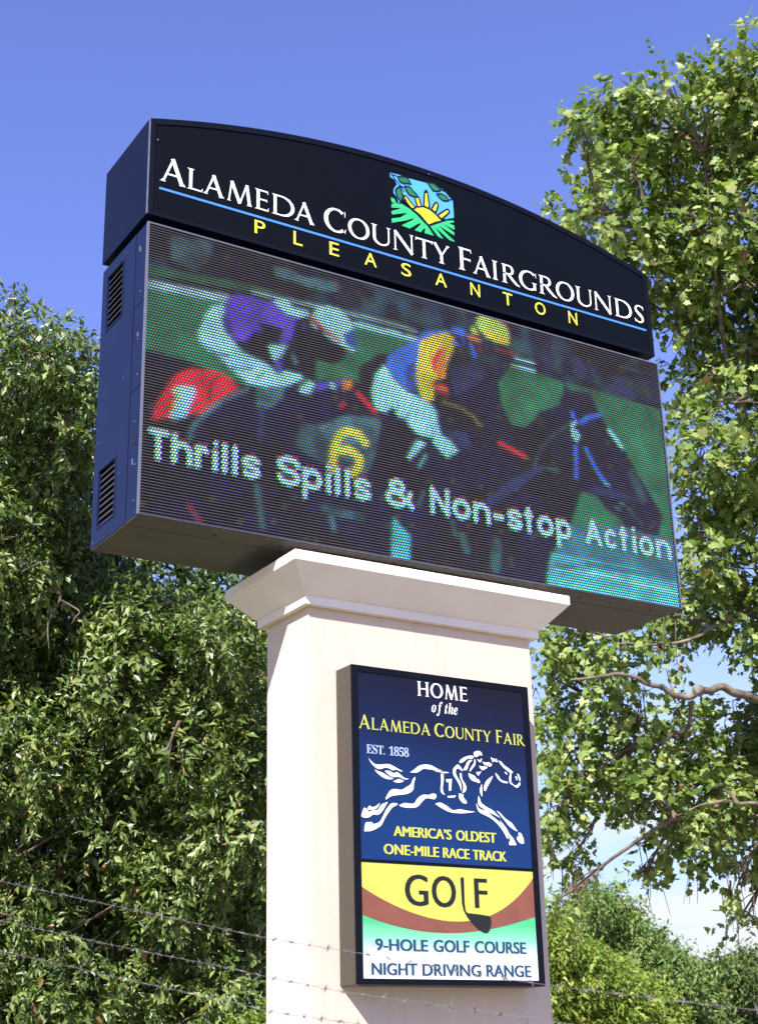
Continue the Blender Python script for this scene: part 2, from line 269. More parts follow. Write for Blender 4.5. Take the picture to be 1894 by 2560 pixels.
["P","b",0,[[1999,1624],[2034,1679],[2103,1720],[2274,1763],[2291,1751],[2136,1697],[2023,1614],[2012,1549],[1989,1367],[1980,1235],[1886,1229],[1831,1269],[1776,1317],[1745,1378],[1763,1443],[1847,1517],[1947,1580]]],
["P","bd",0,[[1908,1409],[1992,1459],[1980,1235],[1886,1229]]],
["P","y",0,[[2023,1614],[2135,1693],[2256,1743],[2315,1710],[2302,1620],[2236,1486],[2214,1380],[2129,1353],[2122,1191],[2047,1167],[2008,1219],[1986,1305],[1990,1397],[2013,1557]]],
["P","o",0,[[2172,1572],[2242,1629],[2237,1518],[2214,1380],[2171,1363],[2124,1429],[2101,1485]]],
["S","r",34,[[2198,1594],[2135,1493],[2141,1433]]],
["S","r",25,[[2119,1312],[2227,1310]]],
["S","o",16,[[2126,1291],[2231,1292]]],
["S","rd",25,[[2133,1262],[2234,1265]]],
["P","w",0,[[1737,1368],[1775,1309],[1830,1254],[1893,1208],[2006,1188],[2079,1166],[2135,1118],[2147,1023],[2169,945],[2250,916],[2305,860],[2210,782],[2100,871],[2109,910],[1988,915],[1917,959],[1894,1006],[1822,1013],[1792,1081],[1727,1015],[1664,1023],[1634,1076],[1628,1156],[1663,1283]]],
["S","td",18,[[1912,1047],[1878,995]]],
["S","td",16,[[1832,1082],[1807,1025]]],
["S","td",18,[[2089,995],[2102,931]]],
["P","w",0,[[1969,859],[2042,859],[1908,715],[1888,718]]],
["S","t",21,[[2038,770],[1982,679]]],
["P","yg",0,[[2517,1921],[2563,1953],[2696,1951],[2775,1922],[2798,1862],[2784,1777],[2667,1773],[2589,1794],[2530,1844]]],
["P","y",0,[[2539,1838],[2787,1835],[2784,1777],[2667,1773],[2589,1794]]],
["P","yg",0,[[2458,1809],[2506,1878],[2532,1796],[2475,1789]]],
["S","k",14,[[2488,1865],[2536,1797]]],
["S","rd",16,[[2563,1959],[2759,1950],[2801,1895]]],
["S","o",32,[[2447,1754],[2525,1746]]],
["S","rd",23,[[2672,1710],[2833,1715]]],
["S","rd",23,[[2513,1703],[2546,1671]]],
["S","b",57,[[2318,1770],[2387,1771]]],
["S","b",30,[[2452,1700],[2482,1612]]],
["S","b",34,[[2313,1678],[2334,1667]]],
["S","bd",23,[[2384,1727],[2391,1681]]],
["P","bdd",0,[[2278,1481],[2498,1580],[2579,1488],[2442,1363],[2310,1271],[2272,1371]]],
["S","yd",21,[[2197,1192],[2347,1183],[2405,1154],[2455,1134],[2478,1093],[2513,1092]]],
["P","bdd",0,[[2187,986],[2380,1004],[2417,913],[2289,865]]],
["S","r",30,[[2654,983],[2869,926]]],
["S","yd",21,[[2859,924],[2899,914]]],
["P","g",0,[[2674,1454],[2795,1605],[3002,1612],[3264,1589],[3258,1523],[3205,1391],[3009,1294],[2995,1245],[2875,1148],[2774,1145],[2702,1263]]],
["S","w",14,[[2841,1681],[3007,1679]]],
["S","w",23,[[2806,1617],[3003,1622]]],
["P","tdd",0,[[2848,1780],[2972,1773],[3018,1681],[2873,1693]]],
["S","bdd",57,[[3127,1867],[3118,1621]]],
["P","g",0,[[3285,1590],[3523,1592],[3514,1562],[3323,1538]]],
["P","g",0,[[3512,1590],[4206,1572],[4215,1164],[4197,560],[4216,509],[3961,519],[4049,535],[4102,699],[4056,782],[3901,992],[3817,1132],[3648,1311],[3563,1441]]],
["P","g",0,[[3359,755],[3485,742],[3582,653],[3706,604],[3733,546],[3231,478]]],
["P","bg",0,[[3231,478],[3733,555],[3796,543],[4216,509],[4206,1],[3143,10],[2991,20],[3022,168],[3090,292],[3244,499]]],
["P","t",0,[[3047,245],[3561,252],[4225,237],[4206,1],[3143,10],[2991,20],[3022,168]]],
["S","bg",18,[[3078,153],[3235,169]]],
["S","bg",46,[[3357,212],[4224,228]]],
["S","w",16,[[3057,126],[3450,153],[4210,116]]],
["P","td2",0,[[3071,64],[4162,76],[4206,1],[3143,2]]],
["S","w",15,[[3355,1295],[3317,1259],[3314,1186],[3342,1146],[3372,1189],[3349,1220],[3323,1197]]],
["S","b",28,[[3324,1362],[3331,1327]]],
["S","b",32,[[3398,1299],[3468,1351],[3575,1396]]],
["S","b",28,[[3332,1094],[3316,853]]],
["S","b",28,[[3425,1099],[3505,952],[3567,878]]],
["S","b",28,[[3624,803],[3644,780]]],
["S","t",23,[[3582,863],[3613,851]]],
["S","w",28,[[3659,1290],[3727,1225],[3766,1177]]],
["S","tdd",23,[[3299,1265],[3165,1173],[3030,1038],[2958,899]]],
["S","tdd",28,[[2946,871],[3162,877]]],
["S","tdd",80,[[3845,981],[3925,804]]],
["S","td",21,[[3709,729],[3735,725]]],
["S","td",21,[[3661,685],[3693,681]]],
["S","tdd",28,[[3781,697],[3901,592]]],
["S","bdd",46,[[3489,787],[3857,792]]],
["P","t",0,[[1771,287],[1835,222],[1896,176],[1881,7],[1748,2],[1754,169]]],
["S","tdd",34,[[2231,330],[2250,243]]],
["S","tdd",57,[[2305,244],[2333,151]]],
["S","tdd",80,[[2584,241],[2564,65]]],
["S","bdd",57,[[2535,525],[2771,696],[2983,858]]],
["S","td",16,[[2008,504],[1967,398]]],
["S","bdd",46,[[2661,643],[2858,775]]],
["P","bdd",0,[[3359,1828],[3576,1804],[3562,1658],[3399,1667]]],
["P","bdd",0,[[3668,1730],[4203,1834],[4200,1619],[3832,1586],[3670,1635]]],
["S","tdd",16,[[3815,1850],[4193,1851]]],
["S","gdd",69,[[3904,1736],[4070,1687]]]],"LOGO":[["sky",[[1836,2892],[1875,2880],[1893,2847],[1865,2804],[1861,2770],[1889,2735],[1905,2692],[1932,2753],[1991,2704],[2023,2692],[2094,2736],[2183,2724],[2252,2687],[2302,2683],[2377,2718],[2374,2866],[2312,2906],[2278,2935],[2266,2901],[2261,2895],[2200,2881],[2152,2939],[1982,2929],[1903,2933],[1839,2927]]],
["sun",[[2027,2687],[2063,2709],[2108,2723],[2163,2718],[2212,2694],[2258,2660],[2209,2636],[2153,2597],[2090,2653]]],
["ray",[[1952,2764],[1971,2761],[1995,2734],[2033,2700],[2015,2690],[1984,2717]]],
["ray",[[2049,2794],[2071,2787],[2088,2729],[2068,2721],[2055,2758]]],
["ray",[[2134,2845],[2141,2852],[2147,2849],[2157,2750],[2151,2736],[2124,2743]]],
["ray",[[2221,2787],[2231,2790],[2233,2774],[2213,2721],[2191,2732]]],
["ray",[[2316,2760],[2328,2761],[2325,2746],[2266,2682],[2245,2697]]],
["hill",[[1838,2724],[1867,2719],[1885,2686],[1842,2685]]],
["hill",[[1844,2671],[1886,2691],[1907,2688],[1925,2698],[1993,2676],[2051,2646],[2147,2574],[2194,2514],[2114,2512],[2121,2547],[2111,2551],[2080,2509],[2031,2513],[2082,2574],[2078,2587],[1987,2512],[1921,2519],[2019,2593],[2027,2610],[1960,2570],[1839,2515],[1840,2551],[1911,2580],[1961,2623],[1969,2635],[1843,2583],[1839,2610],[1911,2651],[1909,2657],[1840,2639]]],
["hill",[[2165,2584],[2244,2632],[2312,2674],[2368,2693],[2378,2681],[2331,2658],[2376,2652],[2375,2615],[2280,2638],[2373,2593],[2372,2568],[2238,2611],[2306,2564],[2370,2524],[2370,2515],[2329,2517],[2207,2589],[2274,2511],[2229,2517]]],
["leaf",[[1912,2906],[1932,2915],[1972,2921],[1991,2907],[2000,2891],[1971,2886],[1946,2878],[1921,2885]]],
["leaf",[[1969,2847],[1999,2851],[2018,2833],[2047,2813],[2061,2798],[2036,2795],[1997,2798],[1978,2821]]],
["leaf",[[1889,2798],[1912,2824],[1923,2794],[1932,2753],[1916,2724],[1902,2739],[1888,2773]]],
["leaf",[[2172,2940],[2203,2945],[2232,2935],[2262,2920],[2231,2900],[2201,2905]]],
["leaf",[[2245,2868],[2276,2880],[2311,2871],[2325,2851],[2294,2841],[2269,2848]]],
["stem",[[1844,2923],[1872,2889],[1920,2846],[1953,2803]]],
["stem",[[1854,2917],[1922,2914],[1922,2905]]],
["stem",[[1915,2844],[1969,2837]]],
["stem",[[2267,2921],[2313,2916],[2342,2886],[2382,2864]]],
["stem",[[2320,2854],[2382,2869]]]],"HORSE":[[[1453,-1330],[1471,-1347],[1499,-1364],[1539,-1363],[1588,-1356],[1620,-1363],[1660,-1380],[1693,-1392],[1668,-1392],[1648,-1385],[1619,-1391],[1595,-1382],[1567,-1379],[1538,-1390],[1510,-1389],[1486,-1374],[1467,-1355]],
[[1492,-1396],[1518,-1404],[1554,-1413],[1586,-1428],[1624,-1439],[1609,-1445],[1577,-1446],[1545,-1436],[1513,-1416]],
[[1564,-1398],[1595,-1396],[1627,-1407],[1648,-1399],[1672,-1411],[1704,-1431],[1734,-1432],[1716,-1438],[1691,-1437],[1659,-1427],[1630,-1431],[1602,-1425],[1578,-1411]],
[[1621,-1456],[1646,-1445],[1658,-1439],[1675,-1443],[1697,-1449],[1674,-1459],[1641,-1462]],
[[1742,-1393],[1776,-1371],[1810,-1347],[1856,-1337],[1898,-1340],[1944,-1358],[1977,-1366],[1936,-1367],[1968,-1372],[2000,-1370],[2025,-1373],[1991,-1379],[1954,-1375],[1927,-1374],[1900,-1366],[1943,-1377],[1910,-1364],[1876,-1365],[1839,-1364],[1809,-1382],[1783,-1392]],
[[1774,-1418],[1777,-1427],[1766,-1459],[1761,-1494],[1733,-1517],[1696,-1528],[1639,-1537],[1602,-1546],[1569,-1568],[1566,-1559],[1583,-1531],[1603,-1509],[1632,-1501],[1677,-1502],[1714,-1483],[1744,-1464],[1757,-1439]],
[[1525,-1589],[1512,-1614],[1492,-1629],[1468,-1634],[1442,-1635],[1444,-1618],[1457,-1611],[1472,-1618],[1500,-1608]],
[[1579,-1580],[1560,-1611],[1535,-1643],[1507,-1661],[1479,-1660],[1447,-1679],[1411,-1682],[1396,-1674],[1406,-1644],[1417,-1624],[1436,-1632],[1444,-1647],[1472,-1638],[1508,-1631],[1532,-1602],[1557,-1589]],
[[1605,-1587],[1641,-1585],[1647,-1593],[1612,-1610],[1579,-1647],[1554,-1682],[1533,-1717],[1501,-1739],[1461,-1756],[1415,-1761],[1416,-1744],[1426,-1710],[1450,-1707],[1466,-1704],[1478,-1715],[1518,-1701],[1542,-1669],[1564,-1631],[1584,-1606]],
[[1657,-1596],[1694,-1579],[1735,-1580],[1764,-1576],[1790,-1544],[1828,-1521],[1870,-1519],[1899,-1508],[1922,-1512],[1924,-1525],[1910,-1542],[1873,-1539],[1844,-1543],[1818,-1566],[1784,-1596],[1734,-1605],[1685,-1604]],
[[1914,-1569],[1950,-1559],[1995,-1575],[2040,-1598],[2091,-1589],[2137,-1594],[2206,-1597],[2145,-1608],[2085,-1614],[2016,-1611],[1958,-1591]],
[[1963,-1384],[1981,-1384],[1982,-1417],[1973,-1463],[1974,-1490],[1987,-1511],[1964,-1502],[1956,-1480],[1963,-1434]],
[[2000,-1415],[2042,-1410],[2032,-1482],[2017,-1483],[2019,-1433],[2000,-1431]],
[[2005,-1516],[2065,-1508],[2057,-1520],[2007,-1525]],
[[2091,-1316],[2113,-1334],[2124,-1358],[2094,-1343],[2078,-1348],[2072,-1372],[2087,-1401],[2104,-1423],[2111,-1457],[2106,-1480],[2100,-1454],[2081,-1421],[2057,-1388],[2051,-1362],[2062,-1338]],
[[2102,-1369],[2114,-1372],[2119,-1406],[2140,-1435],[2146,-1462],[2133,-1482],[2114,-1491],[2125,-1456],[2118,-1426],[2103,-1396]],
[[2091,-1493],[2123,-1498],[2122,-1517],[2144,-1540],[2141,-1552],[2116,-1550],[2094,-1530],[2088,-1512]],
[[2105,-1307],[2103,-1298],[2125,-1278],[2164,-1260],[2202,-1254],[2211,-1263],[2201,-1272],[2163,-1277],[2129,-1301]],
[[2126,-1348],[2146,-1323],[2162,-1295],[2186,-1281],[2200,-1282],[2176,-1305],[2155,-1346]],
[[2215,-1275],[2224,-1278],[2220,-1309],[2197,-1335],[2178,-1356],[2176,-1346],[2194,-1319],[2211,-1298]],
[[2165,-1364],[2186,-1370],[2214,-1380],[2222,-1398],[2217,-1414],[2189,-1407],[2171,-1387]],
[[2222,-1393],[2241,-1399],[2250,-1412],[2244,-1420],[2221,-1414]],
[[2214,-1248],[2215,-1232],[2242,-1221],[2265,-1224],[2276,-1240],[2273,-1248],[2254,-1246],[2240,-1257],[2220,-1261]],
[[2236,-1271],[2257,-1279],[2268,-1265],[2273,-1270],[2261,-1292],[2247,-1286]],
[[2276,-1285],[2299,-1289],[2324,-1285],[2349,-1297],[2331,-1312],[2313,-1306],[2289,-1304]],
[[2248,-1313],[2274,-1315],[2303,-1314],[2312,-1318],[2278,-1338],[2259,-1330]],
[[2227,-1352],[2244,-1352],[2265,-1345],[2242,-1374],[2230,-1367]],
[[2340,-1251],[2359,-1259],[2387,-1260],[2388,-1282],[2367,-1274],[2352,-1283]],
[[2396,-1269],[2416,-1272],[2443,-1295],[2476,-1312],[2508,-1333],[2493,-1342],[2488,-1378],[2489,-1398],[2522,-1415],[2553,-1389],[2559,-1404],[2531,-1428],[2503,-1416],[2477,-1402],[2474,-1371],[2484,-1339],[2446,-1318],[2419,-1297]],
[[2535,-1341],[2549,-1342],[2561,-1376],[2553,-1385],[2545,-1362]],
[[2521,-1356],[2533,-1359],[2537,-1382],[2527,-1375]],
[[2440,-1335],[2455,-1337],[2459,-1353],[2447,-1346]],
[[2368,-1346],[2391,-1362],[2413,-1388],[2458,-1396],[2460,-1404],[2426,-1404],[2394,-1389],[2376,-1367]],
[[2350,-1367],[2336,-1394],[2310,-1430],[2287,-1467],[2275,-1456],[2282,-1429],[2297,-1404],[2317,-1387]],
[[2263,-1424],[2263,-1465],[2261,-1503],[2250,-1485],[2246,-1458]],
[[2233,-1498],[2244,-1516],[2252,-1540],[2293,-1563],[2334,-1579],[2361,-1600],[2393,-1625],[2351,-1608],[2314,-1596],[2268,-1576],[2232,-1555],[2229,-1529]],
[[2216,-1543],[2227,-1567],[2249,-1581],[2286,-1586],[2332,-1617],[2377,-1645],[2413,-1681],[2435,-1714],[2442,-1748],[2428,-1737],[2402,-1697],[2358,-1654],[2312,-1626],[2257,-1607],[2230,-1593],[2217,-1568]],
[[2383,-1637],[2405,-1655],[2432,-1684],[2453,-1717],[2480,-1742],[2502,-1781],[2449,-1784],[2445,-1767],[2456,-1755],[2443,-1725],[2417,-1688]],
[[2363,-1579],[2395,-1594],[2426,-1623],[2473,-1647],[2495,-1672],[2517,-1698],[2484,-1686],[2452,-1667],[2416,-1631]],
[[2521,-1705],[2540,-1706],[2557,-1738],[2560,-1768],[2531,-1768],[2509,-1748],[2508,-1729],[2522,-1732]]],"LEDTEXT":[["T",56,193],["h",211,345],["r",364,455],["i",472,524],["l",535,587],["l",606,656],["s",680,806],["S",922,1086],["p",1102,1242],["i",1266,1315],["l",1333,1380],["l",1406,1452],["s",1476,1601],["&",1714,1946],["N",2061,2214],["o",2234,2383],["n",2405,2544],["-",2564,2660],["s",2688,2811],["t",2829,2910],["o",2940,3082],["p",3104,3234],["A",3361,3508],["c",3535,3643],["t",3667,3752],["i",3792,3828],["o",3854,3988],["n",4015,4155]],"GLYPH":{"A":[[[-13,0],[-13,27],[5,29],[21,35],[35,45],[48,60],[60,82],[73,111],[307,694],[334,693],[572,129],[587,96],[600,70],[612,51],[625,38],[641,30],[660,27],[660,0],[341,0],[341,27],[386,32],[413,45],[422,68],[420,80],[415,98],[406,121],[376,197],[154,197],[117,105],[115,100],[114,94],[113,88],[111,72],[119,47],[143,32],[184,27],[190,27],[190,0]],
[[169,239],[360,239],[263,475]]],"L":[[[23,0],[23,26],[54,29],[77,36],[93,47],[103,64],[109,88],[111,120],[111,564],[109,594],[103,617],[93,633],[77,643],[54,650],[24,653],[24,678],[372,678],[372,653],[347,652],[327,650],[310,646],[297,640],[287,631],[280,620],[275,605],[272,587],[271,564],[271,123],[272,102],[273,84],[276,70],[281,59],[288,52],[298,47],[310,43],[327,42],[348,41],[393,43],[434,49],[469,59],[499,74],[527,93],[551,119],[572,149],[591,187],[609,230],[636,230],[598,0]]],"M":[[[21,0],[21,26],[51,29],[75,36],[92,47],[103,63],[110,87],[112,118],[112,569],[111,589],[109,606],[105,619],[99,629],[90,637],[79,644],[64,648],[45,651],[22,653],[22,678],[275,678],[472,212],[669,678],[919,678],[919,653],[890,649],[868,641],[853,630],[842,614],[836,592],[834,563],[834,127],[835,101],[837,80],[841,64],[847,51],[855,41],[866,35],[880,30],[897,27],[918,26],[918,0],[589,0],[589,26],[611,29],[629,32],[644,37],[655,44],[664,53],[670,66],[674,81],[676,101],[677,124],[677,594],[429,0],[402,0],[157,579],[157,119],[159,85],[166,60],[178,44],[196,34],[220,28],[252,26],[252,0]]],"E":[[[21,0],[21,25],[53,27],[77,33],[93,44],[104,60],[110,84],[112,116],[112,549],[110,587],[103,615],[93,634],[76,644],[53,651],[24,653],[24,678],[594,678],[594,476],[571,476],[559,532],[537,575],[507,605],[483,618],[455,628],[423,635],[386,640],[345,641],[326,641],[310,639],[298,638],[288,634],[282,628],[277,621],[274,610],[273,596],[272,578],[272,366],[288,366],[329,370],[361,381],[386,401],[405,428],[419,466],[429,514],[453,514],[453,176],[428,176],[423,213],[416,244],[407,270],[394,290],[378,306],[359,318],[335,325],[308,330],[276,331],[272,331],[272,100],[274,78],[278,62],[286,52],[299,46],[318,42],[343,41],[389,43],[430,48],[467,58],[498,71],[527,89],[552,112],[574,139],[594,173],[612,213],[640,213],[599,0]]],"D":[[[30,0],[30,26],[58,29],[79,35],[94,44],[103,59],[108,81],[110,111],[110,557],[108,592],[101,618],[91,635],[74,645],[51,651],[22,653],[22,678],[330,678],[399,674],[460,664],[515,646],[563,622],[604,590],[637,552],[663,508],[682,457],[693,401],[697,339],[683,217],[640,122],[568,54],[469,14],[340,0]],
[[331,36],[368,39],[401,48],[430,63],[455,84],[476,112],[492,145],[505,184],[515,230],[520,283],[522,341],[514,450],[492,536],[454,596],[400,633],[332,645],[310,643],[293,639],[282,631],[276,618],[272,599],[271,573],[271,107],[272,82],[276,63],[282,51],[293,42],[309,38]]],"C":[[[382,-16],[343,-14],[306,-9],[270,0],[236,13],[205,30],[175,49],[148,72],[124,97],[102,125],[83,156],[67,189],[55,224],[46,261],[41,299],[39,340],[41,380],[46,419],[55,455],[67,490],[84,523],[103,553],[125,581],[149,606],[176,628],[207,648],[239,664],[273,677],[309,686],[346,691],[386,693],[414,691],[444,687],[477,679],[511,669],[547,655],[557,651],[567,649],[577,648],[599,653],[614,668],[624,693],[650,693],[650,459],[625,459],[610,495],[594,527],[575,557],[554,583],[531,606],[489,636],[443,654],[395,660],[330,647],[279,608],[243,544],[221,453],[214,337],[222,228],[246,144],[286,83],[342,47],[414,35],[454,38],[494,49],[533,67],[571,91],[606,121],[638,158],[666,132],[622,79],[571,37],[514,8],[451,-10]]],"O":[[[388,-16],[340,-13],[294,-4],[251,11],[211,31],[174,56],[141,86],[111,120],[87,158],[67,199],[53,243],[44,290],[41,339],[44,388],[53,434],[67,479],[87,520],[111,557],[141,592],[175,621],[212,647],[254,667],[298,682],[345,691],[395,694],[443,691],[489,682],[532,668],[572,648],[609,623],[642,594],[671,560],[696,522],[716,481],[730,436],[739,389],[742,339],[739,290],[730,243],[716,199],[695,158],[671,120],[641,86],[607,56],[570,31],[529,11],[484,-4],[437,-13]],
[[394,18],[456,31],[503,69],[538,134],[558,223],[565,339],[563,399],[557,453],[548,501],[535,543],[518,579],[497,608],[474,631],[448,647],[419,657],[387,660],[325,647],[278,609],[243,544],[223,455],[216,339],[218,279],[224,225],[233,178],[247,136],[264,100],[285,70],[308,48],[334,31],[363,21]]],"U":[[[369,-19],[317,-17],[271,-9],[231,3],[197,20],[170,43],[148,70],[131,102],[119,140],[111,183],[109,231],[109,564],[107,593],[101,615],[91,631],[75,642],[52,649],[22,653],[22,678],[358,678],[358,653],[335,651],[316,647],[302,643],[290,637],[281,629],[275,618],[272,604],[270,586],[269,564],[269,208],[273,154],[284,110],[303,77],[329,52],[365,38],[409,33],[472,41],[521,66],[556,106],[577,164],[584,237],[584,563],[582,592],[576,615],[565,631],[548,641],[523,649],[489,653],[489,678],[706,678],[706,653],[679,648],[658,639],[645,628],[636,612],[631,590],[629,563],[629,270],[626,212],[619,160],[606,116],[588,78],[566,48],[537,24],[504,5],[464,-8],[419,-16]]],"N":[[[600,-16],[159,521],[159,117],[161,86],[167,62],[177,46],[192,36],[216,29],[248,26],[248,0],[27,0],[27,26],[49,27],[66,30],[81,35],[92,41],[100,50],[106,62],[110,76],[112,95],[113,117],[113,578],[84,613],[64,636],[54,645],[47,648],[38,651],[27,653],[27,678],[233,678],[582,251],[582,562],[581,584],[579,602],[575,617],[569,628],[560,636],[549,643],[534,647],[516,650],[493,653],[493,678],[714,678],[714,653],[683,650],[660,643],[645,633],[636,616],[630,593],[628,561],[628,-16]]],"T":[[[137,0],[137,26],[169,28],[194,35],[212,46],[223,63],[230,88],[232,120],[232,645],[222,645],[173,640],[131,625],[97,601],[71,567],[53,524],[43,473],[16,473],[16,678],[611,678],[611,472],[586,472],[573,534],[548,583],[511,617],[462,638],[400,645],[392,645],[392,120],[394,87],[401,62],[412,45],[429,34],[454,28],[488,26],[488,0]]],"Y":[[[151,0],[151,26],[182,29],[205,36],[221,47],[231,64],[237,88],[239,120],[239,266],[69,576],[52,605],[36,626],[21,639],[14,643],[8,646],[1,648],[-6,650],[-13,651],[-20,652],[-20,678],[308,678],[308,652],[291,652],[274,651],[260,648],[248,644],[239,637],[234,629],[232,620],[233,610],[237,597],[244,583],[370,336],[496,545],[509,569],[516,589],[519,607],[511,632],[486,647],[444,652],[439,652],[439,678],[654,678],[654,652],[637,648],[622,642],[609,632],[596,619],[583,603],[570,583],[399,303],[399,120],[401,88],[407,64],[417,47],[433,36],[457,29],[488,26],[488,0]]],"F":[[[23,0],[23,26],[54,30],[77,38],[93,50],[103,67],[109,92],[111,125],[111,558],[109,590],[102,614],[92,630],[75,641],[52,648],[21,653],[21,678],[586,678],[586,476],[562,476],[554,514],[543,547],[529,574],[511,596],[489,613],[462,626],[428,635],[389,640],[342,642],[324,642],[309,641],[298,640],[288,637],[281,633],[277,627],[273,619],[272,607],[271,593],[271,368],[283,368],[323,372],[356,383],[381,403],[400,430],[414,468],[423,516],[450,516],[450,176],[424,176],[415,229],[401,270],[382,299],[357,318],[323,329],[281,333],[271,333],[271,120],[272,98],[275,79],[280,64],[287,51],[298,42],[312,35],[330,30],[354,27],[382,26],[382,0]]],"I":[[[20,0],[20,26],[50,31],[74,38],[91,48],[103,63],[110,84],[112,112],[112,576],[110,603],[104,623],[94,637],[78,645],[53,650],[20,653],[20,678],[364,678],[364,653],[332,650],[308,645],[292,637],[281,623],[274,603],[272,576],[272,115],[273,96],[275,79],[279,66],[285,55],[294,46],[307,39],[322,34],[342,29],[366,26],[366,0]]],"R":[[[23,0],[23,26],[54,29],[77,36],[93,47],[103,64],[109,88],[111,120],[111,564],[109,593],[103,615],[93,631],[77,642],[54,649],[24,653],[24,678],[323,678],[380,676],[431,671],[476,662],[514,650],[547,634],[574,614],[594,591],[609,564],[618,533],[621,498],[615,452],[597,412],[566,379],[524,353],[469,333],[643,75],[654,60],[664,47],[674,38],[684,31],[697,27],[712,26],[715,26],[715,0],[504,0],[300,316],[271,316],[271,120],[273,88],[279,64],[289,47],[305,36],[329,29],[360,26],[360,0]],
[[271,348],[303,348],[350,352],[388,364],[417,385],[436,414],[448,452],[452,500],[447,551],[433,591],[410,619],[376,636],[334,642],[311,641],[293,636],[282,629],[276,617],[272,599],[271,574]]],"G":[[[399,-15],[357,-13],[317,-8],[279,1],[244,13],[211,29],[180,48],[152,70],[127,95],[105,122],[86,153],[69,186],[57,221],[48,259],[43,299],[41,341],[43,382],[48,420],[57,457],[69,491],[86,524],[105,554],[126,582],[151,607],[178,629],[208,648],[239,664],[273,677],[308,686],[345,691],[383,693],[415,692],[447,687],[481,680],[515,669],[550,656],[560,652],[569,650],[577,649],[588,650],[597,654],[604,660],[611,668],[617,679],[624,693],[651,693],[651,458],[625,458],[609,497],[591,532],[569,564],[545,592],[518,615],[490,635],[460,649],[430,657],[398,660],[333,647],[282,609],[246,544],[224,455],[217,339],[219,279],[225,225],[235,178],[250,136],[268,101],[290,71],[315,48],[344,32],[375,22],[410,19],[444,21],[470,29],[489,41],[500,57],[508,79],[510,106],[510,190],[508,218],[501,239],[490,254],[472,263],[446,269],[410,271],[410,295],[745,295],[745,271],[716,269],[694,263],[680,254],[671,240],[666,219],[664,191],[664,43],[611,22],[559,6],[506,-6],[452,-13]]],"S":[[[64,-16],[64,235],[93,235],[104,194],[116,157],[131,125],[147,97],[166,74],[202,45],[244,28],[293,22],[328,26],[358,36],[383,54],[401,76],[411,103],[415,133],[406,174],[379,209],[335,238],[242,284],[209,301],[180,319],[154,338],[133,357],[115,376],[92,411],[79,450],[74,494],[77,533],[86,568],[100,600],[120,627],[143,650],[172,669],[203,683],[238,691],[275,694],[296,693],[318,691],[342,687],[366,682],[393,675],[420,667],[434,664],[446,662],[461,666],[471,676],[477,694],[505,694],[505,475],[480,475],[469,511],[455,543],[437,573],[417,599],[394,621],[370,639],[343,652],[317,659],[289,662],[257,659],[230,650],[208,635],[191,615],[181,592],[178,566],[181,541],[190,520],[204,501],[224,484],[250,467],[281,451],[377,406],[415,387],[447,367],[473,347],[493,326],[509,303],[521,280],[529,255],[533,228],[535,198],[532,157],[521,120],[505,86],[481,56],[453,32],[418,12],[378,-3],[334,-12],[286,-15],[269,-15],[253,-13],[236,-12],[219,-9],[203,-4],[187,1],[171,6],[158,11],[147,14],[137,16],[130,18],[126,18],[116,17],[109,15],[103,11],[99,4],[95,-5],[91,-16]]],"H":[[[23,0],[23,26],[54,29],[77,36],[93,47],[103,64],[109,88],[111,120],[111,564],[109,593],[103,615],[93,631],[77,642],[54,649],[24,653],[24,678],[360,678],[360,653],[337,651],[319,647],[304,643],[293,637],[284,629],[278,618],[274,604],[272,586],[271,564],[271,373],[509,373],[509,564],[508,586],[506,604],[502,618],[497,629],[488,637],[477,643],[462,647],[443,651],[420,653],[420,678],[755,678],[755,653],[724,649],[701,642],[686,632],[677,616],[671,594],[669,564],[669,120],[671,90],[677,66],[687,49],[702,37],[725,29],[755,26],[755,0],[420,0],[420,26],[450,29],[474,36],[490,46],[501,62],[507,86],[509,120],[509,329],[271,329],[271,120],[273,88],[279,64],[289,47],[305,36],[329,29],[360,26],[360,0]]],"1":[[[97,0],[97,53],[179,53],[195,55],[207,59],[217,67],[224,79],[228,96],[229,118],[229,619],[205,590],[182,565],[161,544],[140,528],[120,518],[100,515],[85,517],[71,524],[59,535],[50,550],[44,568],[42,589],[63,595],[85,603],[110,613],[136,626],[165,644],[196,666],[266,718],[378,718],[378,118],[379,99],[382,83],[388,70],[397,61],[411,55],[429,53],[510,53],[510,0]]],"8":[[[273,-10],[221,-7],[175,2],[136,16],[103,35],[76,58],[56,86],[42,116],[33,148],[30,182],[34,223],[48,258],[71,288],[100,314],[136,338],[177,361],[140,385],[109,412],[85,440],[67,471],[57,505],[53,542],[55,573],[63,602],[75,631],[93,656],[117,679],[148,698],[186,712],[232,721],[285,724],[325,722],[361,716],[393,706],[421,692],[445,675],[474,639],[492,597],[498,549],[494,512],[482,480],[462,454],[434,431],[402,409],[363,387],[397,370],[427,352],[452,334],[474,316],[491,297],[512,264],[525,228],[529,189],[526,153],[518,120],[505,91],[486,65],[462,43],[432,24],[399,9],[361,-2],[319,-8]],
[[302,421],[324,436],[342,453],[356,472],[365,494],[370,520],[372,551],[371,570],[367,588],[362,606],[353,622],[343,637],[331,649],[316,658],[299,664],[279,666],[254,662],[233,652],[216,634],[204,611],[196,584],[194,554],[197,522],[206,495],[222,474],[243,455],[270,438]],
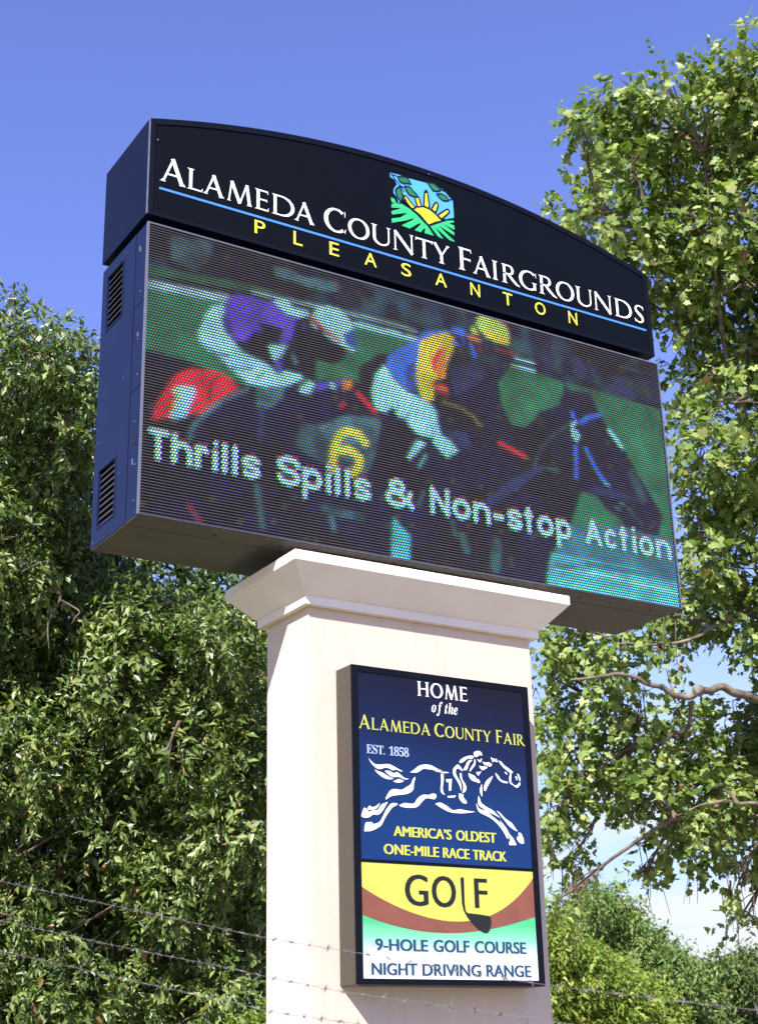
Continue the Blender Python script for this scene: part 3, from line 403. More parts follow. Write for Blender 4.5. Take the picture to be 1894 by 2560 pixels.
[[278,47],[310,51],[337,63],[360,82],[376,108],[387,138],[390,172],[386,203],[375,230],[356,254],[328,275],[291,298],[244,321],[223,305],[204,286],[188,265],[175,240],[168,211],[165,178],[168,142],[179,110],[196,84],[219,63],[246,51]]],"5":[[[245,-10],[198,-8],[158,-2],[125,8],[98,20],[76,35],[60,53],[49,71],[42,91],[40,111],[42,132],[50,150],[62,163],[78,172],[98,178],[120,180],[121,161],[125,143],[131,124],[139,106],[150,91],[165,78],[183,68],[205,62],[230,60],[251,62],[272,66],[291,75],[308,86],[323,103],[336,124],[345,150],[351,182],[353,220],[349,266],[337,303],[318,332],[291,352],[257,364],[217,368],[193,367],[172,366],[154,363],[138,359],[122,355],[106,350],[60,368],[92,714],[470,714],[475,532],[418,532],[410,566],[407,577],[402,586],[397,594],[389,600],[378,603],[364,604],[156,604],[140,419],[152,423],[168,426],[188,430],[208,432],[229,434],[250,434],[295,432],[335,425],[373,415],[406,400],[436,381],[461,357],[481,329],[495,297],[503,261],[506,220],[503,179],[496,143],[483,111],[465,84],[445,60],[421,41],[394,24],[366,12],[336,2],[305,-5],[275,-9]]],".":[[[109,111],[79,103],[57,81],[49,51],[57,21],[79,-1],[109,-9],[139,-1],[161,21],[169,51],[161,81],[139,103]]],"_o":[[[143,-14],[100,-9],[62,5],[30,30],[5,62],[-10,101],[-15,146],[-12,183],[-5,220],[9,257],[26,293],[47,327],[72,359],[99,387],[128,412],[160,433],[193,449],[227,458],[261,461],[309,456],[349,442],[381,419],[405,387],[419,348],[424,302],[422,266],[414,230],[402,194],[385,157],[364,123],[340,91],[313,62],[283,36],[251,15],[216,-1],[180,-11]],
[[154,20],[169,23],[184,31],[199,45],[213,63],[227,85],[241,110],[253,137],[264,166],[275,196],[284,226],[291,256],[298,285],[302,312],[305,337],[306,358],[300,397],[284,421],[256,429],[241,426],[226,418],[211,405],[196,387],[182,366],[169,342],[156,314],[145,286],[135,256],[126,226],[118,195],[112,166],[107,137],[104,111],[103,87],[109,50],[126,27]]],"_f":[[[-98,-207],[-122,-204],[-144,-197],[-162,-184],[-175,-167],[-183,-148],[-186,-126],[-184,-111],[-180,-98],[-172,-87],[-162,-78],[-149,-73],[-135,-71],[-122,-72],[-111,-77],[-102,-84],[-95,-93],[-90,-104],[-89,-117],[-90,-128],[-92,-137],[-97,-145],[-101,-151],[-104,-156],[-105,-159],[-103,-167],[-97,-172],[-88,-174],[-75,-172],[-62,-164],[-51,-153],[-40,-137],[-31,-118],[-22,-97],[-13,-69],[-3,-35],[7,4],[12,30],[19,58],[25,89],[31,121],[38,155],[89,410],[20,410],[28,451],[98,451],[112,498],[128,541],[145,578],[165,611],[187,638],[227,672],[269,693],[315,700],[346,698],[372,690],[393,679],[408,663],[417,644],[420,622],[414,592],[397,574],[368,568],[355,570],[344,574],[334,582],[325,592],[321,603],[319,615],[320,624],[323,632],[327,640],[331,647],[334,653],[335,658],[333,664],[328,668],[319,669],[300,663],[282,646],[265,618],[255,594],[245,566],[235,532],[225,494],[215,451],[300,451],[294,410],[209,410],[157,168],[146,119],[134,73],[122,31],[110,-7],[97,-43],[73,-93],[46,-135],[16,-167],[-17,-189],[-55,-203]]],"_t":[[[45,-14],[7,-6],[-15,18],[-23,58],[-22,78],[-20,86],[-18,95],[-16,104],[67,407],[19,407],[19,442],[60,460],[99,484],[135,514],[169,550],[200,592],[241,592],[199,447],[278,447],[267,407],[188,407],[114,153],[104,114],[102,103],[100,93],[100,84],[102,71],[107,64],[115,61],[134,70],[159,97],[191,141],[214,126],[186,84],[159,49],[132,22],[104,2],[75,-10]]],"_h":[[[312,-14],[275,-6],[253,19],[246,61],[247,78],[251,99],[258,125],[266,155],[277,189],[289,228],[323,330],[328,346],[331,358],[332,367],[330,379],[324,386],[313,388],[291,383],[268,370],[245,347],[220,316],[195,275],[170,227],[148,176],[127,121],[110,62],[94,0],[-28,0],[122,557],[126,572],[129,584],[132,595],[134,612],[133,623],[129,632],[124,638],[115,641],[103,643],[87,644],[71,644],[71,671],[100,673],[130,676],[164,681],[199,686],[238,692],[279,700],[171,293],[193,326],[214,355],[235,380],[255,402],[275,420],[307,443],[341,456],[376,461],[418,453],[443,428],[451,386],[448,353],[437,309],[420,253],[372,112],[368,98],[366,85],[368,73],[373,66],[382,64],[400,73],[424,100],[455,146],[477,133],[444,80],[411,39],[378,10],[345,-8]]],"_e":[[[130,-14],[89,-9],[54,5],[24,28],[2,60],[-12,99],[-16,146],[-13,182],[-5,219],[9,256],[27,292],[48,326],[73,358],[101,387],[131,412],[163,433],[196,448],[229,458],[262,461],[294,458],[320,450],[342,436],[358,417],[368,395],[371,369],[364,331],[343,294],[308,259],[280,239],[247,222],[208,207],[165,195],[117,185],[114,167],[112,149],[111,131],[113,109],[119,90],[130,74],[144,62],[161,55],[182,53],[219,63],[255,93],[291,142],[319,124],[288,74],[254,36],[216,8],[175,-8]],
[[125,218],[155,227],[183,239],[209,255],[232,273],[251,294],[267,316],[279,339],[286,363],[288,387],[287,399],[284,409],[279,418],[272,423],[264,427],[255,428],[233,422],[210,404],[187,375],[173,351],[159,324],[147,293],[135,257]]]}}''')
GL = DATA['GLYPH']
def serif(ch, x0, x1, z0, z1, y, depth, material, parent, offset=0, name='letter', base=None):
    lp = GL[ch]; xs = [p[0] for l in lp for p in l]; ys = [p[1] for l in lp for p in l]
    a, b = min(xs), max(xs); c, d = (min(ys), max(ys)) if base is None else base
    loops = [[(x0+(p[0]-a)/(b-a)*(x1-x0), z0+(p[1]-c)/(d-c)*(z1-z0)) for p in l] for l in lp]
    return fill2d(name, loops, y, depth, material, parent, offset)

def vstroke(pts, ws):
    """strip of variable width through pts, as quads"""
    P_ = np.array(pts, float); T_ = np.gradient(P_, axis=0); T_ /= np.linalg.norm(T_, axis=1)[:, None]+1e-9
    Nn = np.stack([-T_[:, 1], T_[:, 0]], 1)*(np.array(ws)[:, None]/2); A, B = P_+Nn, P_-Nn
    return [[tuple(A[i]), tuple(B[i]), tuple(B[i+1]), tuple(A[i+1])] for i in range(len(P_)-1)]
def earc(cx, cz, rx, rz, a0, a1, Tk, tk, n=18, taper=None):
    A = np.radians(np.linspace(a0, a1, n)); pts = [(cx+(rx-Tk/2)*math.cos(a), cz+(rz-tk/2)*math.sin(a)) for a in A]
    ws = [tk+(Tk-tk)*abs(math.cos(a))**1.3 for a in A]
    return vstroke(pts, ws)
def roman(ch, x0, x1, z0, z1, wt=1.0):
    h = z1-z0; w = x1-x0; T = .148*h*wt; t = .070*h*wt; s = .085*h; hs = .038*h; Q = []
    X = lambda u: x0+u*w
    Zf = lambda v: z0+v*h
    def ser(x, base=True, wl=s, wr=s, tk=T):
        z = z0 if base else z1; d = 1 if base else -1
        Q.append([(x-tk/2-wl, z), (x+tk/2+wr, z), (x+tk/2+wr*.9, z+d*hs*.55), (x-tk/2-wl*.9, z+d*hs*.55)])
        Q.append([(x-tk/2-wl*.5, z+d*hs*.5), (x+tk/2+wr*.5, z+d*hs*.5), (x+tk/2, z+d*hs*2.4), (x-tk/2, z+d*hs*2.4)])
    def bar(xa, za, xb, zb, k): Q.extend(vstroke([(xa, za), (xb, zb)], [k, k]))
    def stem(x, tk=T, b=True, tt=True, wl=s, wr=s):
        bar(x, z0, x, z1, tk)
        if b: ser(x, True, wl, wr, tk)
        if tt: ser(x, False, wl, wr, tk)
    if ch in 'LEFDRPIT' :
        xs = X(.5) if ch in 'IT' else x0+s+T/2
        stem(xs, tt=(ch != 'T'), wr=s if ch in 'ITFR' or ch == 'L' else s*.3)
    if ch == 'T':
        bar(x0+.01*h, z1-t*.6, x1-.01*h, z1-t*.6, t*1.15)
        for x_, d in ((x0, 1), (x1, -1)): Q.append([(x_, z1+.01*h), (x_+d*.03*h, z1+.01*h), (x_+d*.055*h, z1-.14*h), (x_-d*.0, z1-.16*h)])
    if ch in 'LE':
        bar(x0+s, z0+t*.5, x1-.02*h, z0+t*.5, t); Q.append([(x1-.06*h, z0), (x1-.015*h, z0), (x1, z0+.18*h), (x1-.022*h, z0+.18*h)])
    if ch in 'EF':
        bar(x0+s, z1-t*.5, x1-.05*h, z1-t*.5, t); Q.append([(x1-.09*h, z1), (x1-.045*h, z1), (x1-.03*h, z1-.17*h), (x1-.052*h, z1-.17*h)])
        bar(x0+s, Zf(.52), x1-.10*h, Zf(.52), t); Q.append([(x1-.13*h, Zf(.52)), (x1-.09*h, Zf(.60)), (x1-.085*h, Zf(.44)), (x1-.105*h, Zf(.44))])
    if ch == 'D':
        bar(x0+s, z1-t*.5, X(.48), z1-t*.5, t); bar(x0+s, z0+t*.5, X(.48), z0+t*.5, t); Q.extend(earc(X(.42), Zf(.5), x1-X(.42), h/2, 92, -92, T*1.1, t))
    if ch == 'R':
        bar(x0+s, z1-t*.5, X(.42), z1-t*.5, t); bar(x0+s, Zf(.48)+t*.5, X(.42), Zf(.48)+t*.5, t)
        rx = .30*w; Q.extend(earc(X(.40), (Zf(.48)+z1)/2, rx, (z1-Zf(.48))/2, 92, -92, T, t))
        Q.extend(vstroke([(X(.38), Zf(.50)), (X(.60), Zf(.26)), (X(.82), Zf(.06)), (x1, z0-.012*h)], [T*.9, T*1.05, T*.8, t*.4]))
    if ch in 'O': Q.extend(earc(X(.5), Zf(.5), w/2, h*.515, 0, 360, T*1.15, t, 30))
    if ch in 'CG':
        Q.extend(earc(X(.56), Zf(.5), w*.56, h*.515, 50 if ch == 'C' else 48, 312 if ch == 'C' else 318, T*1.2, t*1.05, 24))
        Q.append([(x1-.06*h, Zf(.97)), (x1-.025*h, Zf(.97)), (x1-.02*h, Zf(.73)), (x1-.045*h, Zf(.73))])
        if ch == 'C': Q.append([(x1-.06*h, Zf(.05)), (x1-.02*h, Zf(.05)), (x1, Zf(.22)), (x1-.025*h, Zf(.22))])
        else:
            xg = x1-s*.7-T/2; bar(xg, Zf(.05), xg, Zf(.42), T); Q.append([(xg-T/2-s, Zf(.43)), (xg+T/2+s*.7, Zf(.43)), (xg+T/2+s*.6, Zf(.40)), (xg-T/2-s*.8, Zf(.40))])
    if ch == 'U':
        xl, xr = x0+s+T/2, x1-s-t/2
        bar(xl, Zf(.32), xl, z1, T); bar(xr, Zf(.32), xr, z1, t*1.1); ser(xl, False); ser(xr, False, tk=t)
        A = np.radians(np.linspace(180, 360, 16)); rx = (xr-xl)/2; Q.extend(vstroke([((xl+xr)/2+rx*math.cos(a), Zf(.33)+(.33*h+.01*h-t*.6)*math.sin(a)) for a in A], [t*1.2+(T-t*1.2)*max(0, -math.cos(a))**1.2 for a in A]))
    if ch == 'N':
        xl, xr = x0+s+t/2, x1-s-t/2
        bar(xl, z0, xl, z1, t*1.1); bar(xr, z0, xr, z1, t*1.1); bar(xl-t*.2, z1, xr+t*.3, z0-.01*h, T*1.05); ser(xl, True, tk=t); ser(xr, False, tk=t); Q.append([(xl-s, z1), (xl+T*.3, z1), (xl+T*.3, z1-hs), (xl-s*.6, z1-hs*.6)])
    if ch == 'M':
        a, b, c_, d_, e_ = X(.12), X(.22), X(.52), X(.77), X(.88)
        bar(a, z0, b, z1, t*1.1); bar(b, z1, c_, z0, T*1.05); bar(c_, z0, d_, z1, t*1.1); bar(d_, z1, e_, z0, T); ser(a, True, tk=t, wl=s*.7, wr=s*.8); ser(e_, True, wl=s*.7, wr=s*.5)
    if ch == 'A':
        bar(X(.14), z0, X(.50), z1, t*1.15); bar(X(.47), z1+.01*h, X(.84), z0, T*1.05); bar(X(.26), Zf(.34), X(.70), Zf(.34), t); ser(X(.13), True, wl=s*.9, wr=s*.9, tk=t); ser(X(.85), True, wl=s*.6, wr=s*.6)
    if ch == 'Y':
        bar(X(.5), z0, X(.5), Zf(.46), T); ser(X(.5)); bar(X(.15), z1, X(.51), Zf(.42), T); bar(X(.86), z1, X(.51), Zf(.42), t*1.1); ser(X(.14), False, wl=s*.8, wr=s*.8, tk=t); ser(X(.87), False, wl=s*.7, wr=s*.6, tk=t)
    if ch == 'H':
        for x_ in (x0+s+T/2, x1-s-T/2): stem(x_)
        bar(x0+s, Zf(.51), x1-s, Zf(.51), t)
    if ch == 'S':
        C_ = [(.93, .84), (.80, .955), (.55, .975), (.30, .94), (.15, .82), (.17, .68), (.36, .57), (.62, .46), (.83, .35), (.88, .20), (.74, .07), (.48, .025), (.22, .06), (.06, .18)]
        Wd = [t*.6, t, t, t*1.3, T*.85, T*1.0, T*1.1, T*1.15, T*1.05, T*.9, t*1.4, t, t, t*.6]
        n_ = len(C_); tt_ = np.linspace(0, n_-1, 40); cx = np.interp(tt_, range(n_), [c[0] for c in C_]); cz = np.interp(tt_, range(n_), [c[1] for c in C_]); k_ = np.ones(5)/5
        cx = np.convolve(np.pad(cx, 2, mode='edge'), k_, 'valid'); cz = np.convolve(np.pad(cz, 2, mode='edge'), k_, 'valid')
        Q.extend(vstroke([(X(a), Zf(b)) for a, b in zip(cx, cz)], np.interp(tt_, range(n_), Wd)))
        Q.append([(X(.90), Zf(.97)), (X(.97), Zf(.97)), (X(.99), Zf(.76)), (X(.94), Zf(.76))]); Q.append([(X(.0), Zf(.23)), (X(.05), Zf(.23)), (X(.10), Zf(.03)), (X(.03), Zf(.03))])
    return Q
def quads_mesh(name, Q, y, material, parent, back=.0035):
    V, F = [], []
    for i, q in enumerate(Q):
        a = sum(q[k][0]*q[(k+1) % 4][1]-q[(k+1) % 4][0]*q[k][1] for k in range(4))
        if a < 0: q = q[::-1]
        n_ = len(V); yy = y-.00012*(i % 6); V += [(p[0], yy, p[1]) for p in q]; F.append((n_, n_+1, n_+2, n_+3))
    return link(name, me_new(name, V, F), parent, material)
def roman_line(s, x0, x1, zb, big, small, y, material, parent, gap=.09, wt=1.0):
    WD = dict(A=.86, L=.58, M=1.02, E=.60, D=.84, C=.80, O=.92, U=.86, N=.90, T=.76, Y=.84, F=.56, I=.30, R=.80, G=.86, S=.52, H=.86)
    x = 0; pos = []
    for ch in s:
        h = big if ch.isupper() else small; pos.append((ch.upper(), x, WD[ch.upper()]*h, h)); x += WD[ch.upper()]*h+gap*h
    k = (x1-x0)/(x-gap*pos[-1][3]); Q = []
    for ch, a, w_, h in pos: Q += roman(ch, x0+a*k, x0+(a+w_)*k, zb, zb+h, wt)
    return quads_mesh('lettering', Q, y, material, parent)

def serif_line(s, x0, x1, zb, big, small, y, depth, material, parent, gap=.06, pre='', offset=0, name='lettering', space=.3):
    """small-caps line as one part; upper case = full height, lower case = small capital"""
    CAP = 660.; x = 0; pos = []
    for ch in s:
        if ch == ' ': x += space; continue
        k = pre+(ch if pre else ch.upper()); lp = GL[k]
        h = (big if (ch.isupper() or not ch.isalpha()) else small)/CAP
        xs = [p[0] for l in lp for p in l]; a, b = min(xs), max(xs)
        pos.append((lp, x, a, h)); x += (b-a)*h/big+gap*h*CAP/big
    w = x-gap
    k = (x1-x0)/(w*big)
    loops = []
    for lp, px, a, h in pos:
        for l in lp: loops.append([(x0+(px*big+(p[0]-a)*h)*k, zb+p[1]*h) for p in l])
    return fill2d(name, loops, y, depth, material, parent, offset)

def tube_arrays(pts, r0, r1, sides=6, sub=4):
    P_ = [np.array(p, float) for p in pts]; Q = []
    n = len(P_)
    for i in range(n-1):
        p0 = P_[max(i-1, 0)]; p1 = P_[i]; p2 = P_[i+1]; p3 = P_[min(i+2, n-1)]
        for k in range(sub):
            t = k/sub
            Q.append(.5*((2*p1)+(-p0+p2)*t+(2*p0-5*p1+4*p2-p3)*t*t+(-p0+3*p1-3*p2+p3)*t**3))
    Q.append(P_[-1]); Q = np.array(Q); m_ = len(Q); V = []; F = []
    T_ = np.gradient(Q, axis=0); T_ /= np.linalg.norm(T_, axis=1)[:, None]+1e-9
    ref = np.array([0.31, 0.2, 0.93])
    for i in range(m_):
        u = np.cross(T_[i], ref); nu = np.linalg.norm(u)
        u = u/nu if nu > 1e-3 else np.array([1, 0, 0]); v = np.cross(T_[i], u)
        r = r0+(r1-r0)*i/(m_-1)
        for s in range(sides):
            a = 2*math.pi*s/sides; V.append(Q[i]+r*(math.cos(a)*u+math.sin(a)*v))
    for i in range(m_-1):
        for s in range(sides):
            a = i*sides+s; b = i*sides+(s+1) % sides; F.append((a, b, b+sides, a+sides))
    return V, F

def tubes(name, L, material, parent=None, sides=6, sub=4):
    V, F = [], []
    for pts, r0, r1 in L:
        v, f = tube_arrays(pts, r0, r1, sides, sub); n = len(V); V += v; F += [tuple(i+n for i in q) for q in f]
    return link(name, me_fast(name, np.array(V), np.array(F), True), parent, material)

# ------------------------------------------------------------------ materials
M = {}
M['ground'] = mat('dry_ground', (.24, .19, .11, 1), .9, .3, noise=.25, nscale=.8, bump=.4, bscale=20)
M['paving'] = mat('pale_concrete', (.30, .26, .21, 1), .85, .3, noise=.12, nscale=2, bump=.3, bscale=60)
M['stucco'] = mat('cream_stucco', (.60, .50, .415, 1), .85, .25, noise=.035, nscale=2.5, bump=.35, bscale=220, streak=6)
t_ = M['stucco'].node_tree; mixn = [n for n in t_.nodes if n.type == 'MIX'][0]
co_ = [n for n in t_.nodes if n.type == 'TEX_COORD'][0]; mp_ = t_.nodes.new('ShaderNodeMapping'); mp_.inputs['Scale'].default_value = (9, 9, .5); t_.links.new(co_.outputs['Object'], mp_.inputs[0])
ns_ = t_.nodes.new('ShaderNodeTexNoise'); ns_.inputs['Scale'].default_value = 1.6; ns_.inputs['Detail'].default_value = 8; t_.links.new(mp_.outputs[0], ns_.inputs['Vector'])
mr_ = t_.nodes.new('ShaderNodeMapRange'); mr_.inputs[1].default_value = .52; mr_.inputs[2].default_value = .75; mr_.inputs[3].default_value = 1; mr_.inputs[4].default_value = .95; t_.links.new(ns_.outputs[0], mr_.inputs[0])
m2_ = t_.nodes.new('ShaderNodeMix'); m2_.data_type = 'RGBA'; m2_.blend_type = 'MULTIPLY'; m2_.inputs[0].default_value = 1
t_.links.new(mixn.outputs[2], m2_.inputs[6]); t_.links.new(mr_.outputs[0], m2_.inputs[7]); t_.links.new(m2_.outputs[2], t_.nodes['Principled BSDF'].inputs['Base Color'])
M['stone'] = mat('white_moulding', (.76, .705, .635, 1), .75, .3, noise=.04, nscale=4, bump=.2, bscale=160)
M['navy'] = mat('navy_painted_metal', (.0050, .0095, .038, 1), .42, .22, noise=.10, nscale=3, bump=.03, bscale=30)
M['navyhead'] = mat('dark_navy_metal', (.0022, .0040, .017, 1), .45, .15, noise=.10, nscale=3, bump=.03, bscale=30)
M['face'] = mat('black_sign_face', (.0018, .0028, .005, 1), .5, .12, noise=.06, nscale=5)
M['blackmetal'] = mat('black_metal', (.008, .008, .009, 1), .5, .4, noise=.15, nscale=6)
M['under'] = mat('dark_underside', (.075, .068, .060, 1), .55, .4, noise=.12, nscale=4)
M['edge'] = mat('grey_edge_trim', (.11, .12, .16, 1), .45, .5, noise=.12, nscale=20)
M['slat'] = mat('vent_slat_metal', (.045, .045, .055, 1), .35, .6, noise=.2, nscale=12)
M['louvre'] = mat('screen_louvre_plastic', (.056, .051, .052, 1), .6, .35, noise=.10, nscale=9)
M['screw'] = mat('screw_steel', (.35, .35, .37, 1), .3, .5, metal=.8, noise=.1)
M['white'] = mat('white_vinyl', (.78, .78, .80, 1), .45, .4, noise=.02, nscale=9)
M['yellow'] = mat('yellow_vinyl', (.80, .70, .06, 1), .45, .4, noise=.03, nscale=9)
M['blueline'] = mat('blue_vinyl', (.065, .235, .78, 1), .45, .4, noise=.03, nscale=9)
M['boxside'] = mat('taupe_lightbox_paint', (.055, .046, .035, 1), .5, .4, noise=.06, nscale=5)
M['frame'] = mat('black_frame', (.0025, .0035, .008, 1), .5, .15, noise=.08, nscale=8)
M['lt_yellow'] = mat('pale_yellow_print', (.48, .50, .085, 1), .35, .4, noise=.03, nscale=9)
M['black_print'] = mat('black_print', (.012, .012, .012, 1), .4, .4, noise=.05)
M['navy_print'] = mat('navy_print', (.018, .055, .12, 1), .4, .4, noise=.05)
M['brown'] = mat('brick_red_print', (.20, .068, .045, 1), .35, .4, noise=.12, nscale=7)
M['logosky'] = mat('logo_sky_blue', (.085, .36, .80, 1), .4, .4, noise=.03)
M['logosun'] = mat('logo_yellow', (.86, .68, .035, 1), .4, .4, noise=.03)
M['logohill'] = mat('logo_green', (.035, .46, .17, 1), .4, .4, noise=.04)
M['logoleaf'] = mat('logo_leaf_green', (.02, .17, .06, 1), .4, .4, noise=.1)
M['logoink'] = mat('logo_dark_outline', (.004, .012, .02, 1), .4, .4, noise=.05)
M['est'] = mat('pale_blue_print', (.36, .44, .72, 1), .4, .4, noise=.03)
M['wire'] = mat('weathered_wire', (.17, .15, .15, 1), .7, .2, metal=0, noise=.3, nscale=40)

def gradient_mat(name, stops, z0, z1, diag=0, rough=.25):
    mt = bpy.data.materials.new(name); mt.use_nodes = True; t = mt.node_tree; b = t.nodes['Principled BSDF']
    b.inputs['Roughness'].default_value = rough; b.inputs['Specular IOR Level'].default_value = .25
    co = t.nodes.new('ShaderNodeTexCoord'); s = t.nodes.new('ShaderNodeSeparateXYZ'); t.links.new(co.outputs['Object'], s.inputs[0])
    a = t.nodes.new('ShaderNodeMath'); a.operation = 'MULTIPLY_ADD'; a.inputs[1].default_value = diag
    t.links.new(s.outputs[0], a.inputs[0]); t.links.new(s.outputs[2], a.inputs[2])
    mr = t.nodes.new('ShaderNodeMapRange'); mr.inputs[1].default_value = z0; mr.inputs[2].default_value = z1; t.links.new(a.outputs[0], mr.inputs[0])
    r = t.nodes.new('ShaderNodeValToRGB'); t.links.new(mr.outputs[0], r.inputs[0])
    e = r.color_ramp.elements
    e[0].position, e[0].color = stops[0]; e[1].position, e[1].color = stops[-1]
    for p, c in stops[1:-1]:
        q = e.new(p); q.color = c
    n = t.nodes.new('ShaderNodeTexNoise'); n.inputs['Scale'].default_value = 3; n.inputs['Detail'].default_value = 3
    t.links.new(co.outputs['Object'], n.inputs['Vector'])
    mr2 = t.nodes.new('ShaderNodeMapRange'); mr2.inputs[1].default_value = .3; mr2.inputs[2].default_value = .7; mr2.inputs[3].default_value = .93; mr2.inputs[4].default_value = 1.07
    t.links.new(n.outputs[0], mr2.inputs[0])
    mm_ = t.nodes.new('ShaderNodeMix'); mm_.data_type = 'RGBA'; mm_.blend_type = 'MULTIPLY'; mm_.inputs[0].default_value = 1
    t.links.new(r.outputs[0], mm_.inputs[6]); t.links.new(mr2.outputs[0], mm_.inputs[7]); t.links.new(mm_.outputs[2], b.inputs['Base Color'])
    return mt

def leaf_mat(name, dark, light, pale, rough=.38, trans=.28, spec=.5):
    mt = bpy.data.materials.new(name); mt.use_nodes = True; t = mt.node_tree
    b = t.nodes['Principled BSDF']; o = t.nodes['Material Output']
    b.inputs['Roughness'].default_value = rough; b.inputs['Specular IOR Level'].default_value = spec
    at = t.nodes.new('ShaderNodeAttribute'); at.attribute_name = 'tone'
    r = t.nodes.new('ShaderNodeValToRGB'); e = r.color_ramp.elements
    e[0].position = 0; e[0].color = dark; e[1].position = .94; e[1].color = pale
    q = e.new(.55); q.color = light
    q = e.new(.99); q.color = (.22, .12, .045, 1)
    t.links.new(at.outputs['Fac'], r.inputs[0]); t.links.new(r.outputs[0], b.inputs['Base Color'])
    tr = t.nodes.new('ShaderNodeBsdfTranslucent')
    hs = t.nodes.new('ShaderNodeMix'); hs.data_type = 'RGBA'; hs.blend_type = 'MULTIPLY'; hs.inputs[0].default_value = 1
    hs.inputs[7].default_value = (1.3, 1.5, .5, 1); t.links.new(r.outputs[0], hs.inputs[6]); t.links.new(hs.outputs[2], tr.inputs[0])
    ms = t.nodes.new('ShaderNodeMixShader'); ms.inputs[0].default_value = trans
    t.links.new(b.outputs[0], ms.inputs[1]); t.links.new(tr.outputs[0], ms.inputs[2]); t.links.new(ms.outputs[0], o.inputs[0])
    return mt
M['bark'] = mat('mottled_bark', (.155, .125, .095, 1), .85, .2, noise=.6, nscale=7, bump=.6, bscale=14)
M['twig'] = mat('dark_twig_bark', (.14, .10, .075, 1), .85, .2, noise=.3, nscale=9)
M['plane_leaf'] = leaf_mat('plane_leaf', (.055, .105, .018, 1), (.165, .235, .048, 1), (.37, .43, .15, 1), .48, .32, .4)
M['ever_leaf'] = leaf_mat('evergreen_leaf', (.035, .070, .015, 1), (.105, .165, .030, 1), (.27, .32, .10, 1), .40, .22, .55)
M['far_leaf'] = leaf_mat('far_leaf', (.045, .095, .018, 1), (.125, .20, .045, 1), (.25, .31, .10, 1), .5, .3, .3)
M['lime_leaf'] = leaf_mat('yellow_green_leaf', (.070, .125, .018, 1), (.20, .28, .040, 1), (.36, .41, .09, 1), .5, .35, .3)
M['deep_leaf'] = leaf_mat('deep_leaf', (.028, .060, .014, 1), (.08, .13, .03, 1), (.17, .22, .06, 1), .5, .25, .3)

# ------------------------------------------------------------------ ground
def sheet(name, x0, x1, y0, y1, z, material):
    o = link(name, me_new(name, [(x0, y0, z), (x1, y0, z), (x1, y1, z), (x0, y1, z)], [(0, 1, 2, 3)]), None, material)
    o['kind'] = 'structure'; return o
sheet('ground', -2500, 2500, -2500, 2500, 0, M['ground'])
sheet('pavement', 1.2, 16, -9, 6, .004, M['paving'])
M['bed'] = mat('dark_grass', (.045, .065, .02, 1), .9, .2, noise=.4, nscale=6, bump=.5, bscale=40)
sheet('planting_bed', -3.2, 1.19, -3.5, 7, .004, M['bed'])  # unseen dark sheet, added to cut bounce onto the screen's left underside

# ------------------------------------------------------------------ pillar with its moulded capital
Z = lambda v: v+ZG
px0, px1, pf, pb = 1.157, 2.839, .044, .587
pillar = thing('sign_pillar', 'cream stucco pillar with flared white moulded capital carrying the big video screen', 'pillar')
box('shaft', px0, px1, pf, pb, 0, Z(-.388), M['stucco'], pillar, bevel=.006)
prof = [(.0, -.3885), (.047, -.388), (.047, -.335), (.055, -.331), (.199, -.176), (.203, -.172), (.203, -.114), (.198, -.109), (-.12, -.106)]
V, F = [], []
for o_, z_ in prof:
    V += [(px0-o_, pf-o_, Z(z_)), (px1+o_, pf-o_, Z(z_)), (px1+o_, pb+o_, Z(z_)), (px0-o_, pb+o_, Z(z_))]
for i in range(len(prof)-1):
    for k in range(4):
        a = i*4+k; b = i*4+(k+1) % 4; F.append((a, b, b+4, a+4))
F.append((3, 2, 1, 0)); n = len(prof)*4; F.append((n-4, n-3, n-2, n-1))
link('capital', me_new('capital', V, F), pillar, M['stone'])
box('support_plate', px0+.12, px1-.12, pf+.03, pb-.03, Z(-.104), Z(-.001), M['blackmetal'], pillar)

# ------------------------------------------------------------------ video screen cabinet
W_, H_, D_ = 4.2, 1.960, .734
scr = thing('video_screen', 'navy metal cabinet with lit race picture reading Thrills Spills and Non-stop Action', 'video screen', loc=(0, 0, 0))
